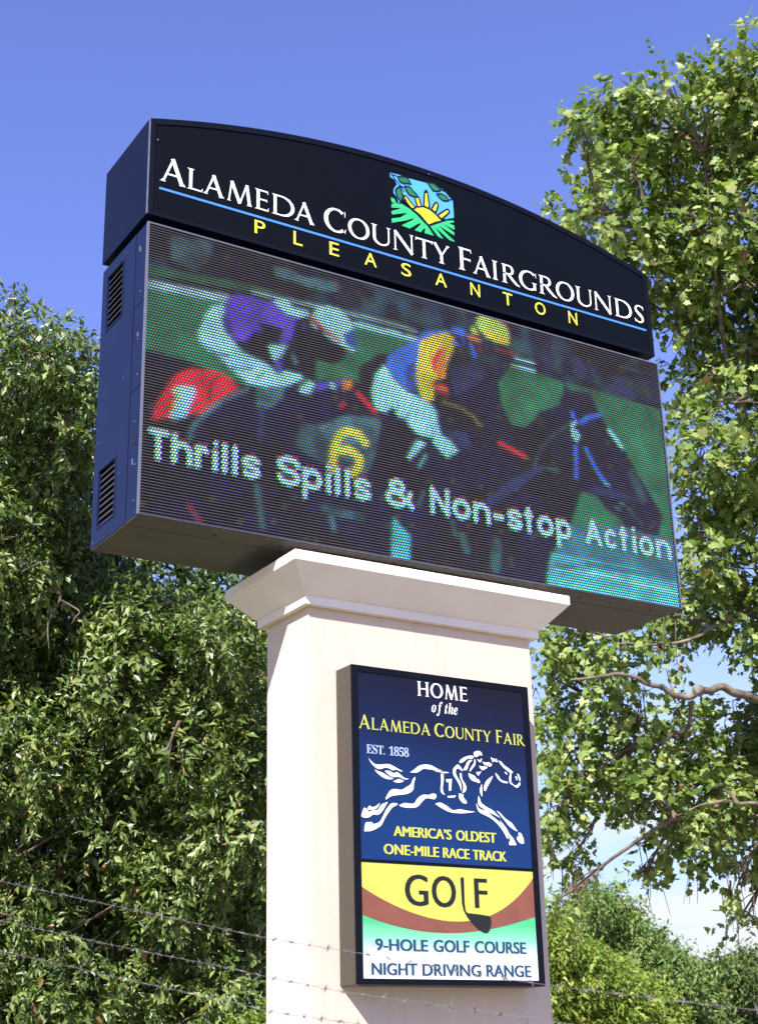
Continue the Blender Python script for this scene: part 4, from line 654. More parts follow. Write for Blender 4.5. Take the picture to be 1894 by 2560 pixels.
# rear body, with a skin plate on the left that has the two vent openings cut in it
box('cabinet_body', .030, W_, .178, D_, ZG, Z(H_), M['navy'], scr)
def plate_holes(name, x, t, ys, zs, holes, material, parent):
    """plate in the y/z plane, outer face at x, thickness t towards +x, rectangular openings"""
    Y = sorted(set(ys+[h[0] for h in holes]+[h[1] for h in holes])); Zz = sorted(set(zs+[h[2] for h in holes]+[h[3] for h in holes]))
    V, F = [], []
    def q(*p):
        n_ = len(V); V.extend(p); F.append((n_, n_+1, n_+2, n_+3))
    for i in range(len(Y)-1):
        for j in range(len(Zz)-1):
            yc = (Y[i]+Y[i+1])/2; zc = (Zz[j]+Zz[j+1])/2
            if any(h[0] < yc < h[1] and h[2] < zc < h[3] for h in holes): continue
            a, b, c, d = Y[i], Y[i+1], Zz[j], Zz[j+1]
            q((x, b, c), (x, a, c), (x, a, d), (x, b, d))
    a, b, c, d = Y[0], Y[-1], Zz[0], Zz[-1]
    q((x, a, c), (x, b, c), (x+t, b, c), (x+t, a, c)); q((x, b, d), (x, a, d), (x+t, a, d), (x+t, b, d))
    q((x, a, d), (x, a, c), (x+t, a, c), (x+t, a, d)); q((x, b, c), (x, b, d), (x+t, b, d), (x+t, b, c))
    for a, b, c, d in holes:
        q((x, b, c), (x, a, c), (x+t, a, c), (x+t, b, c)); q((x, a, d), (x, b, d), (x+t, b, d), (x+t, a, d))
        q((x, a, c), (x, a, d), (x+t, a, d), (x+t, a, c)); q((x, b, d), (x, b, c), (x+t, b, c), (x+t, b, d))
    return link(name, me_new(name, V, F), parent, material)
vents = [(.375, .638, Z(1.480), Z(1.868)), (.372, .636, Z(.116), Z(.489))]
plate_holes('side_panel', 0, .0295, [.181, D_], [ZG+.002, Z(H_)-.002], vents, M['navy'], scr)
for (a, b, c, d) in vents:
    back = box('vent', .0275, .0297, a+.001, b-.001, c+.001, d-.001, M['blackmetal'], scr)
    fr = [(-.004, .0005, a-.012, a, c-.012, d+.012), (-.004, .0005, b, b+.012, c-.012, d+.012), (-.004, .0005, a, b, c-.012, c), (-.004, .0005, a, b, d, d+.012)]
    boxes('vent_frame', fr, M['navy'], back)
    ns = 9; p_ = (d-c)/ns
    sv = [(.004, a+.004, 0), (.004, b-.004, 0), (.025, b-.004, p_*.80), (.025, a+.004, p_*.80)]
    sv += [(x+.0015, y, z-.004) for x, y, z in sv]
    sme = me_new('slat', sv, [(0, 1, 2, 3), (7, 6, 5, 4), (0, 4, 5, 1), (1, 5, 6, 2), (2, 6, 7, 3), (3, 7, 4, 0)])
    for k in range(ns):
        s_ = link('slat', sme, back, M['slat']); s_.location = (0, 0, c+k*p_+.006)
# front service modules with thin open joints
zj = [0, .841, 1.418, H_]
for k in range(3):
    box('side_module', .002, W_-.002, .012, .1745, Z(zj[k]+(.0025 if k else 0)), Z(zj[k+1]-.0025), M['navy'], scr, bevel=.002)
box('joint_filler', .006, W_-.006, .16, .1785, ZG+.004, Z(H_)-.004, M['blackmetal'], scr)
# underside skins
box('bottom_panel', .004, W_-.004, .196, D_-.004, ZG-.006, ZG-.0005, M['under'], scr)
box('bottom_rail', .004, W_-.004, .002, .188, ZG-.006, ZG-.0005, M['under'], scr)
scv = []
cyl = []
def disc(name, c, r, h, axis, material, parent, seg=10):
    V = []; F = []
    for s in (0, 1):
        for k in range(seg):
            a = 2*math.pi*k/seg; u, v = r*math.cos(a), r*math.sin(a)
            V.append({'x': (c[0]-h*s, c[1]+u, c[2]+v), 'z': (c[0]+u, c[1]+v, c[2]-h*s), 'y': (c[0]+u, c[1]-h*s, c[2]+v)}[axis])
    for k in range(seg): F.append((k, (k+1) % seg, seg+(k+1) % seg, seg+k))
    F.append(tuple(range(seg-1, -1, -1))); F.append(tuple(range(seg, 2*seg)))
    return link(name, me_new(name, V, F), parent, material)
for x in (.55, 1.0, 3.35, 3.62, 4.0): disc('screw', (x, .111, ZG-.006), .008, .004, 'z', M['blackmetal'], scr)
for (y, z) in [(.09, 1.79), (.075, 1.50), (.085, 1.17), (.075, .93), (.09, .62), (.06, .33), (.06, .10)]:
    disc('screw', (.002, y, Z(z)), .006, .004, 'x', M['edge'], scr)
for (y, z) in [(.33, 1.905), (.30, 1.0), (.31, .36), (.69, .03), (.68, .70)]: disc('screw', (0, y, Z(z)), .0045, .003, 'x', M['screw'], scr, 8)
for (y, z, h) in [(.10, 1.80, .035), (.085, 1.19, .03), (.095, .34, .04)]: box('latch', -.003, .0015, y, y+.012, Z(z), Z(z+h), M['edge'], scr)
box('cable_hole', -.0006, .0015, .06, .128, Z(.476), Z(.518), M['blackmetal'], scr)
# edge trim round the picture
tw = .013
boxes('screen_trim', [(0, tw, -.006, .011, ZG, Z(H_)), (W_-tw, W_, -.006, .011, ZG, Z(H_)), (tw, W_-tw, -.006, .011, ZG, ZG+.010), (tw, W_-tw, -.006, .011, Z(H_)-.010, Z(H_))], M['edge'], scr)

# --- the lit picture: one small face per diode cluster, colours rasterised from flat shapes
NR, NC = 104, 222
sx0, sx1, sz0, sz1 = tw, W_-tw, .010, H_-.010
ph = (sz1-sz0)/NR; pw = (sx1-sx0)/NC
cj, ri = np.meshgrid(np.arange(NC), np.arange(NR))
offs = (ri % 2)*.5
GX = sx0+(cj+.25+offs)*pw; GZ = sz0+(ri+.5)*ph
PAL = {'g': (.012, .115, .055), 'gd': (.008, .060, .030), 'rail': (.16, .34, .40), 'w': (.20, .58, .66), 'td': (.030, .115, .14), 'td2': (.05, .34, .33),
       'tdd': (.016, .060, .078), 'k': (.0, .0, .004), 'p': (.060, .035, .44), 'pd': (.030, .022, .20), 'bd': (.016, .05, .24), 'bdd': (.008, .016, .075),
       'r': (.55, .012, .022), 'rd': (.16, .012, .014), 'o': (.50, .16, .03), 't': (.045, .30, .36), 'y': (.50, .50, .04), 'yd': (.10, .09, .015), 'yg': (.34, .62, .10),
       'b': (.022, .12, .66), 'bg': (.02, .12, .17), 'gdd': (.006, .035, .02)}
rng = np.random.default_rng(5)
SS = 3
CX_, RZ_ = GX.copy(), GZ.copy()
GX = np.stack([CX_+(i-1)/3*pw for j in range(SS) for i in range(SS)], -1); GZ = np.stack([RZ_+(j-1)/3*ph for j in range(SS) for i in range(SS)], -1)
def inpoly(poly, X, Y):
    c = np.zeros(X.shape, bool); n_ = len(poly); j = n_-1
    for i in range(n_):
        xi, yi = poly[i]; xj, yj = poly[j]
        if yi != yj: c ^= ((yi > Y) != (yj > Y)) & (X < (xj-xi)*(Y-yi)/(yj-yi)+xi)
        j = i
    return c
def instroke(pl, w, X, Y):
    c = np.zeros(X.shape, bool)
    for (ax, ay), (bx, by) in zip(pl[:-1], pl[1:]):
        dx, dy = bx-ax, by-ay; L2 = dx*dx+dy*dy+1e-9
        t = np.clip(((X-ax)*dx+(Y-ay)*dy)/L2, 0, 1); c |= np.hypot(X-ax-t*dx, Y-ay-t*dy) < w/2
    return c
def soft_noise(k, seed):
    r = np.random.default_rng(seed).random((NR//k+3, NC//k+3)); yy = np.arange(NR)/k; xx = np.arange(NC)/k
    y0 = yy.astype(int); x0 = xx.astype(int); fy = (yy-y0)[:, None]; fx = (xx-x0)[None]
    fy = fy*fy*(3-2*fy); fx = fx*fx*(3-2*fx)
    return (r[y0][:, x0]*(1-fy)*(1-fx)+r[y0+1][:, x0]*fy*(1-fx)+r[y0][:, x0+1]*(1-fy)*fx+r[y0+1][:, x0+1]*fy*fx)
IMG = np.zeros((NR, NC, 3)); IMG[...] = (.0, .0, .004)
spk = rng.random((NR//2+1, NC//2+1)); spk = np.kron(spk, np.ones((2, 2)))[:NR, :NC]
n1 = soft_noise(14, 1); n2 = soft_noise(5, 2); n3 = soft_noise(3, 3)
IMG[..., 2] += np.where(n1 > .55, .012, 0)+np.where(spk > .95, .03, 0)
IMG[..., 0] += np.where(spk < .02, .02, 0); IMG[..., 1] += np.where(spk < .02, .02, 0)
top = np.clip((RZ_-1.50)/.15, 0, 1)
IMG += (np.clip(n2*n1-.27, 0, 1)*top)[..., None]*np.array((.02, .12, .16))
for kind, c, w, pts in DATA['LED']:
    pts = [(a/1000, b/1000) for a, b in pts]
    cov = (inpoly(pts, GX, GZ) if kind == 'P' else instroke(pts, max(w/1000, .018), GX, GZ)).mean(-1)
    if c in ('tdd', 'bdd', 'td', 'gdd', 'td2'): cov = cov*np.clip(.25+1.5*n3*n2*2, 0, 1)
    k = 1+.30*(n2-.5)+.22*(rng.random((NR, NC))-.5)
    IMG = IMG*(1-cov[..., None])+np.array(PAL[c])[None, None]*k[..., None]*cov[..., None]
def blur(A, k=.5):
    p = np.pad(A, ((1, 1), (1, 1), (0, 0)), mode='edge')
    return A*(1-k)+k*(p[:-2, 1:-1]+p[2:, 1:-1]+p[1:-1, :-2]+p[1:-1, 2:])/4
n4 = soft_noise(7, 9); n5 = soft_noise(4, 12)
IMG = blur(blur(IMG*(.55+.62*n4+.28*n5)[..., None], .35), .15)
IMG = IMG*(1+.20*(rng.random((NR, NC, 1))-.5))
# caption: rounded strokes, one letter after the other
def arc_(cx, cy, rx, ry, a0, a1, n=9): return [(cx+rx*math.cos(R(a)), cy+ry*math.sin(R(a))) for a in np.linspace(a0, a1, n)]
XH = .72
LT = {'T': [[(0, 1), (1, 1)], [(.5, 1), (.5, 0)]], 'h': [[(0, 1), (0, 0)], [(0, .45)]+arc_(.5, .40, .5, .30, 150, 0)+[(1, 0)]],
      'r': [[(0, XH), (0, 0)], [(0, .45)]+arc_(.6, .38, .6, .32, 150, 50)], 'i': [[(0, .66), (0, 0)], [(0, 1.02), (0, 1.0)]], 'l': [[(0, 1), (0, 0)]],
      's': [arc_(.5, .53, .5, .17, 20, 210)+arc_(.5, .17, .5, .17, 30, -160)], 'S': [arc_(.5, .76, .5, .24, 0, 225, 11)+arc_(.5, .25, .5, .25, 45, -180, 11)],
      'p': [[(0, .70), (0, -.38)], arc_(.5, .35, .5, .34, 180, -180, 14)], '&': [arc_(.36, .78, .24, .22, 300, -10, 9)+[(.5, .52)]+arc_(.36, .27, .36, .28, 120, 300, 9)+[(.80, .30), (.88, .55)], [(.2, .72), (.95, 0)]],
      'N': [[(0, 0), (0, 1), (1, 0), (1, 1)]], 'o': [arc_(.5, .35, .5, .35, 0, 360, 16)], 'n': [[(0, .70), (0, 0)], [(0, .45)]+arc_(.5, .40, .5, .30, 150, 0)+[(1, 0)]],
      '-': [[(0, .34), (1, .34)]], 't': [[(.5, .95), (.5, 0)], [(.05, .68), (.95, .68)]], 'A': [[(0, 0), (.5, 1), (1, 0)], [(.2, .33), (.8, .33)]], 'c': [arc_(.55, .35, .55, .35, 45, 315, 12)]}
tcov = np.zeros(GX.shape, bool); LW = .034; zb_, zc_ = .377, .540
for ch, a, b in DATA['LEDTEXT']:
    a = a/1000+LW/2; b = b/1000-LW/2
    if ch in 'il': a = b = (a+b)/2
    for st in LT[ch]: tcov |= instroke([(a+(b-a)*u, zb_+(zc_-zb_)*v) for u, v in st], LW, GX, GZ)
tcov = tcov.mean(-1); tm = tcov > .45
upm = np.zeros_like(tm); upm[1:] = tm[:-1]; upm &= ~tm
dnm = np.zeros_like(tm); dnm[:-1] = tm[1:]; dnm &= ~tm
IMG[upm] = .3*IMG[upm]+np.array((.10, .01, .02)); IMG[dnm] = .3*IMG[dnm]+np.array((.0, .06, .03))
IMG = IMG*(1-tcov[..., None])+np.array((.27, .57, .66))*tcov[..., None]*(1+.12*(rng.random((NR, NC, 1))-.5))
GX, GZ = CX_, RZ_

x_l = np.clip(GX-pw/2, sx0, sx1); x_r = np.clip(GX+pw/2, sx0, sx1); z_b = GZ-ph/2; z_t = GZ+ph/2
Vv = np.stack([np.stack([x_l, np.full_like(GX, .004), z_b+ZG], -1), np.stack([x_r, np.full_like(GX, .004), z_b+ZG], -1),
               np.stack([x_r, np.full_like(GX, .004), z_t+ZG], -1), np.stack([x_l, np.full_like(GX, .004), z_t+ZG], -1)], 2).reshape(-1, 3)
Ff = np.arange(len(Vv)).reshape(-1, 4)
me = me_fast('screen_diodes', Vv, Ff)
uv = me.uv_layers.new(name='cell'); uv.data.foreach_set('uv', np.tile(np.array([0, 0, 1, 0, 1, 1, 0, 1], np.float32), len(Ff)))
at = me.attributes.new('led', 'FLOAT_COLOR', 'POINT')
cc = np.ones((len(Vv), 4), np.float32); cc[:, :3] = np.repeat(IMG.reshape(-1, 3), 4, 0); at.data.foreach_set('color', cc.ravel())
ml = bpy.data.materials.new('lit_diodes'); ml.use_nodes = True; t = ml.node_tree; b = t.nodes['Principled BSDF']
b.inputs['Base Color'].default_value = (.019, .017, .019, 1); b.inputs['Roughness'].default_value = .6
a1 = t.nodes.new('ShaderNodeAttribute'); a1.attribute_name = 'led'; sp = t.nodes.new('ShaderNodeSeparateColor'); t.links.new(a1.outputs['Color'], sp.inputs[0])
uvn = t.nodes.new('ShaderNodeUVMap'); uvn.uv_map = 'cell'; cb = t.nodes.new('ShaderNodeCombineColor')
for ch, (cx, cz) in enumerate([(.50, .74), (.32, .52), (.68, .52)]):
    sb = t.nodes.new('ShaderNodeVectorMath'); sb.operation = 'SUBTRACT'; sb.inputs[1].default_value = (cx, cz, 0); t.links.new(uvn.outputs[0], sb.inputs[0])
    ln = t.nodes.new('ShaderNodeVectorMath'); ln.operation = 'LENGTH'; t.links.new(sb.outputs[0], ln.inputs[0])
    mr = t.nodes.new('ShaderNodeMapRange'); mr.inputs[1].default_value = .42; mr.inputs[2].default_value = .14; t.links.new(ln.outputs['Value'], mr.inputs[0])
    mu = t.nodes.new('ShaderNodeMath'); mu.operation = 'MULTIPLY'; t.links.new(mr.outputs[0], mu.inputs[0]); t.links.new(sp.outputs[ch], mu.inputs[1]); t.links.new(mu.outputs[0], cb.inputs[ch])
t.links.new(cb.outputs[0], b.inputs['Emission Color']); b.inputs['Emission Strength'].default_value = 2.6
o = link('screen_diodes', me, scr, ml); o['kind'] = 'stuff'
lv = []
V, F = [], []
for i in range(NR+1):
    z = ZG+sz0+i*ph; n = len(V)
    p = [(.0035, z-.0030), (-.0085, z-.0045), (-.0085, z+.0006), (.0035, z+.0022)]
    V += [(sx0, y, zz) for y, zz in p]+[(sx1, y, zz) for y, zz in p]
    F += [(n+k, n+(k+1) % 4, n+4+(k+1) % 4, n+4+k) for k in range(4)]+[(n+3, n+2, n+1, n), (n+4, n+5, n+6, n+7)]
o = link('louvres', me_new('louvres', V, F), scr, M['louvre']); o['kind'] = 'stuff'

# ------------------------------------------------------------------ arched header sign
hd = thing('header_sign', 'black arched sign cabinet lettered Alameda County Fairgrounds Pleasanton above the screen', 'sign')
hx0, hx1, hf, hb, hz0, hz1, hza = .002, 4.205, .026, .770, 2.036, 2.746, 3.053
def arch(x, e=0):
    c = (hx0+hx1)/2; h = (hx1-hx0)/2; s = hza-hz1; Rr = (h*h+s*s)/(2*s); return hza-Rr+math.sqrt((Rr-e)**2-(x-c)**2)
def arch_loop(i, zb):
    xs = np.linspace(hx0+i, hx1-i, 40); return [(float(x), Z(arch(float(x), i))) for x in xs]+[(hx1-i, Z(zb)), (hx0+i, Z(zb))]
lp = arch_loop(0, hz0); n = len(lp)
V = [(a, hf+.012, c) for a, c in lp]+[(a, hb, c) for a, c in lp]
F = [(i, (i+1) % n, n+(i+1) % n, n+i) for i in range(n)]+[tuple(range(n-1, -1, -1)), tuple(range(n, 2*n))]
link('cabinet', me_new('cabinet', V, F), hd, M['navyhead'])
# retaining frame: outer and inner outline
li = arch_loop(.042, hz0+.026)
li[-2] = (li[-2][0], Z(hz0+.026)); li[-1] = (li[-1][0], Z(hz0+.026))
V = [(a, hf, c) for a, c in lp]+[(a, hf, c) for a, c in li]+[(a, hf+.011, c) for a, c in lp]+[(a, hf+.011, c) for a, c in li]
F = []
for i in range(n):
    j = (i+1) % n
    F += [(i, j, n+j, n+i), (n+i, n+j, 3*n+j, 3*n+i), (j, i, 2*n+i, 2*n+j), (2*n+j, 2*n+i, 3*n+i, 3*n+j)]
link('retaining_frame', me_new('retaining_frame', V, F), hd, M['frame'])
fill2d('sign_face', [arch_loop(.044, hz0+.028)], hf+.006, .004, M['face'], hd)
boxes('corner_edge', [(hx0-.0015, hx0+.006, hf-.001, hf+.010, Z(hz0), Z(hz1)-.002)], M['edge'], hd)
box('neck', .10, 4.10, .10, .66, Z(H_)+.002, Z(hz0)-.001, M['blackmetal'], hd)
disc('screw', (.060, hf, Z(2.60)), .006, .003, 'y', M['edge'], hd); disc('screw', (2.17, hf, Z(3.02)), .006, .003, 'y', M['screw'], hd)
yl = hf+.0035
hletters = [('A', .081, .270, 1), ('L', .275, .386, 0), ('A', .386, .545, 0), ('M', .550, .750, 0), ('E', .765, .869, 0), ('D', .892, 1.063, 0), ('A', 1.057, 1.223, 0),
            ('C', 1.291, 1.464, 1), ('O', 1.481, 1.654, 0), ('U', 1.668, 1.829, 0), ('N', 1.845, 2.020, 0), ('T', 2.034, 2.176, 0), ('Y', 2.174, 2.331, 0),
            ('F', 2.398, 2.519, 1), ('A', 2.519, 2.684, 0), ('I', 2.688, 2.752, 0), ('R', 2.780, 2.940, 0), ('G', 2.937, 3.099, 0), ('R', 3.120, 3.284, 0), ('O', 3.278, 3.451, 0),
            ('U', 3.466, 3.627, 0), ('N', 3.641, 3.816, 0), ('D', 3.844, 4.014, 0), ('S', 4.040, 4.134, 0)]
for ch, a, b, big in hletters:
    zb = 2.307-.010*max(0, (a-1.8)/2.3)
    quads_mesh('letter', roman(ch, a, b, Z(zb), Z(zb)+(.183 if big else .155)), yl, M['white'], hd)
box('blue_line', .083, 4.145, yl, yl+.003, Z(2.240), Z(2.256), M['blueline'], hd)
for ch, a, b in [('P', .764, .843), ('L', 1.055, 1.123), ('E', 1.331, 1.406), ('A', 1.608, 1.705), ('S', 1.906, 1.988), ('A', 2.190, 2.287), ('N', 2.492, 2.574), ('T', 2.778, 2.863), ('O', 3.068, 3.164), ('N', 3.379, 3.460)]:
    sans(ch, a, b, Z(2.118), Z(2.219), yl-.0005, M['yellow'], hd, name='letter', bold=.0004)
em = box('emblem', 1.836, 2.381, yl+.0016, yl+.0026, Z(2.518), Z(2.520), M['logoink'], hd)
cmap = dict(sky='logosky', sun='logosun', ray='logosun', hill='logohill', leaf='logoleaf')
lvl = dict(sky=.0010, hill=.0004, ray=-.0004, sun=.0004, leaf=-.0012)
for kind, pts in DATA['LOGO']:
    pts = [(a/1000, Z(b/1000)) for a, b in pts]
    if kind == 'stem':
        L = []
        for (ax, az), (bx, bz) in zip(pts[:-1], pts[1:]):
            d = np.array([bx-ax, bz-az]); d /= np.linalg.norm(d); nn = np.array([-d[1], d[0]])*.0045
            L.append([(ax-nn[0], az-nn[1]), (bx-nn[0], bz-nn[1]), (bx+nn[0], bz+nn[1]), (ax+nn[0], az+nn[1])])
        for l in L: fill2d('emblem_stem', [l], yl-.0022, .0006, M['logoink'], em)
        continue
    if kind in ('ray', 'leaf', 'sun'):     # dark outline under the shape
        c = np.mean(pts, 0); g = .0085
        big_ = smooth_loop(pts, 3)
        fill2d('emblem_outline', [big_], yl+lvl[kind]+.0004-.0012, .0004, M['logoink'], em, offset=.014)
    fill2d('emblem_'+kind, [smooth_loop(pts, 3) if kind in ('leaf',) else pts], yl+lvl[kind]-.0014, .0004, M[cmap[kind]], em)

# ------------------------------------------------------------------ lightbox poster on the pillar
po = thing('poster_sign', 'framed lightbox poster about the county fair race track and golf course on the pillar front', 'sign')
qx0, qx1, qf, qz0, qz1 = 1.346, 2.656, -.142, -2.606, -.774
box('box_body', qx0, qx1, qf+.012, pf-.0008, Z(qz0), Z(qz1), M['boxside'], po)
bw = .042
boxes('frame', [(qx0-.001, qx0+bw, qf, qf+.0115, Z(qz0), Z(qz1)), (qx1-bw, qx1+.001, qf, qf+.0115, Z(qz0), Z(qz1)),
                (qx0+bw, qx1-bw, qf, qf+.0115, Z(qz0), Z(qz0)+.032), (qx0+bw, qx1-bw, qf, qf+.0115, Z(qz1)-.038, Z(qz1)), (qx0+bw, qx1-bw, qf+.001, qf+.0115, Z(-1.934), Z(-1.917))], M['frame'], po)
yq = qf+.005
blue_g = gradient_mat('blue_poster_print', [(0, (.0055, .030, .125, 1)), (.42, (.0055, .026, .105, 1)), (.68, (.006, .011, .045, 1)), (1, (.007, .005, .012, 1))], Z(-1.75)+.0, Z(-.80)+.25, diag=.12)
box('race_panel', qx0+bw+.0006, qx1-bw-.0006, yq, qf+.0118, Z(-1.9165), Z(qz1)-.0386, blue_g, po)
green_g = gradient_mat('green_fade_print', [(0, (.72, .74, .80, 1)), (.33, (.70, .76, .80, 1)), (.72, (.20, .58, .36, 1)), (1, (.07, .42, .19, 1))], Z(-2.575), Z(-2.26))
box('golf_panel', qx0+bw+.0006, qx1-bw-.0006, yq, qf+.0118, Z(qz0)+.0326, Z(-1.9346), green_g, po)
xl, xr = qx0+bw+.0008, qx1-bw-.0008; zt = Z(-1.9350)
yc = [(-2.075, xl), (-2.137, 1.532), (-2.196, 1.688), (-2.236, 1.846), (-2.252, 1.998), (-2.233, 2.155), (-2.193, 2.305), (-2.129, 2.438), (-2.057, 2.541), (-1.970, xr)]
bc = [(-2.228, xl), (-2.269, 1.548), (-2.301, 1.704), (-2.313, 1.863), (-2.314, 1.995), (-2.303, 2.151), (-2.281, 2.289), (-2.248, 2.451), (-2.203, xr)]
def dense(c):
    zs = [a for a, _ in c]; xs = [b for _, b in c]; X = np.linspace(xs[0], xs[-1], 40)
    cf = np.polyfit(xs, zs, 4); return [(float(x), Z(float(np.polyval(cf, x)))) for x in X]
fill2d('brown_band', [[(xl, zt), (xr, zt)]+dense(bc)[::-1]], yq-.0008, .0006, M['brown'], po)
fill2d('yellow_field', [[(xl, zt+.0), (xr, zt+.0)]+dense(yc)[::-1]], yq-.0016, .0006, M['lt_yellow'], po)
y1 = yq-.0026
roman_line('HOME', 1.812, 2.184, Z(-.917), .090, .090, y1, M['white'], po, wt=1.1)
serif_line('of the', 1.912, 2.106, Z(-1.009), .066, .066, y1, .0006, M['white'], po, pre='_', gap=.04, space=.25)
for w_, a, b in [('Alameda', 1.388, 1.899), ('County', 1.927, 2.352), ('Fair', 2.385, 2.611)]:
    roman_line(w_, a, b, Z(-1.158), .082, .070, y1, M['lt_yellow'], po, gap=.05, wt=1.1)
serif_line('EST.', 1.440, 1.568, Z(-1.302), .050, .050, y1, .0006, M['est'], po, gap=.02)
serif_line('1858', 1.598, 1.737, Z(-1.302), .050, .050, y1, .0006, M['est'], po, gap=.02)
for s, a, b, z0, z1, of, mk in [('AMERICA’S', 1.613, 2.024, -1.776, -1.717, .022, 'lt_yellow'), ('OLDEST', 2.054, 2.352, -1.777, -1.716, .022, 'lt_yellow'),
                                ('ONE-MILE', 1.543, 1.929, -1.883, -1.824, .022, 'lt_yellow'), ('RACE', 1.955, 2.148, -1.884, -1.824, .022, 'lt_yellow'), ('TRACK', 2.170, 2.422, -1.885, -1.825, .022, 'lt_yellow'),
                                ('G', 1.680, 1.842, -2.168, -1.990, .008, 'black_print'), ('O', 1.866, 2.038, -2.170, -1.990, .008, 'black_print'), ('F', 2.170, 2.265, -2.165, -1.994, .008, 'black_print'),
                                ('9-HOLE', 1.471, 1.828, -2.420, -2.356, .006, 'navy_print'), ('GOLF', 1.865, 2.118, -2.421, -2.354, .006, 'navy_print'), ('COURSE', 2.154, 2.531, -2.421, -2.354, .006, 'navy_print'),
                                ('NIGHT', 1.443, 1.751, -2.553, -2.488, .006, 'navy_print'), ('DRIVING', 1.783, 2.194, -2.554, -2.488, .006, 'navy_print'), ('RANGE', 2.230, 2.559, -2.554, -2.487, .006, 'navy_print')]:
    sans(s, a, b, Z(z0), Z(z1), y1, M[mk], po, offset=0, bold={.022: .0036, .008: .0045, .006: .0036}[of])
club = [(2.074, -1.994), (2.099, -1.992), (2.097, -2.141), (2.102, -2.185), (2.116, -2.197), (2.200, -2.202), (2.268, -2.209), (2.283, -2.222), (2.283, -2.255), (2.268, -2.292), (2.250, -2.308), (2.225, -2.306), (2.183, -2.287), (2.145, -2.256), (2.112, -2.222), (2.088, -2.185), (2.078, -2.145)]
fill2d('golf_club_letter', [[(a, Z(b)) for a, b in club]], y1, .0008, M['black_print'], po)
hl = [smooth_loop([(a/1000, Z(b/1000)) for a, b in pts], 3) for pts in DATA['HORSE']]
for l in hl:
    fill2d('horse_and_jockey_mark', [l], y1, .0006, M['white'], po)
# the figure 1 keeps its corners; holes of boot, hooves and visor as blue specks
bsp = mat('blue_print_detail', (.010, .058, .245, 1), .3, .5, noise=.05)
for x, z, r in [(2.004, -1.569, .006), (1.462, -1.715, .004)]:
    fill2d('print_detail', [[(x+r*math.cos(t_), Z(z)+r*1.6*math.sin(t_)) for t_ in np.linspace(0, 2*math.pi, 9)[:-1]]], y1-.0006, .0004, bsp, po)
disc('screw', (1.352, qf+.02, Z(qz0)-.004), .006, .004, 'z', M['screw'], po, 8)

# ------------------------------------------------------------------ trees
def leaf_shape(kind):
    if kind == 'lance':
        V = np.array([(0, 0, 0), (.40, .165, .05), (1, 0, -.14), (.40, -.165, .05)], float); F = np.array([(0, 2, 1), (0, 3, 2)])
    elif kind == 'oval':
        V = np.array([(0, 0, 0), (.45, .23, .06), (1, 0, -.12), (.45, -.23, .06)], float); F = np.array([(0, 2, 1), (0, 3, 2)])
    else:
        o_ = [(0, 0), (-.12, .22), (-.02, .50), (.20, .38), (.42, .56), (.60, .34), (.70, .20), (1.0, .0), (.70, -.20), (.60, -.34), (.42, -.56), (.20, -.38), (-.02, -.50), (-.12, -.22)]
        V = np.array([(.28, 0, .0)]+[(x, y, -.16*abs(y)-.10*max(x-.3, 0)) for x, y in o_], float)
        n_ = len(o_); F = np.array([(0, 1+(i+1) % n_, 1+i) for i in range(n_)])
    return V, F

def norm(a): return a/(np.linalg.norm(a, axis=-1, keepdims=True)+1e-9)

def spray_points(lobes, n, rng, shell=.75):
    L = np.array([l[:5] for l in lobes], float); w = L[:, 3]**2*L[:, 4]; w /= w.sum()
    i = rng.choice(len(L), n, p=w); d = norm(rng.normal(size=(n, 3)))
    ph_ = L[i, 0:1]*3.1+L[i, 1:2]*1.7
    bumpy = 1+.22*np.sin(d@np.array([[4.1], [2.3], [3.7]])+ph_)+.16*np.sin(d@np.array([[-7.3], [6.1], [5.9]])+2*ph_)
    inner = rng.random(n) > shell
    fr = np.where(inner, rng.random(n)**(1/3), 1-np.abs(rng.normal(size=n))*.16)
    fr = np.clip(fr, .05, 1.15)
    p = L[i, :3]+d*bumpy*fr[:, None]*L[i, 3:4]
    return p, d, i, fr

def clump(p, freq=1.6, ph=0):
    return (np.sin(p[:, 0]*freq*2.1+ph)+np.sin(p[:, 1]*freq*1.7+1.3+ph)+np.sin(p[:, 2]*freq*2.6+.7)+np.sin((p[:, 0]+p[:, 2])*freq*4.3+2*ph)+np.sin((p[:, 1]-p[:, 2])*freq*5.1))/5

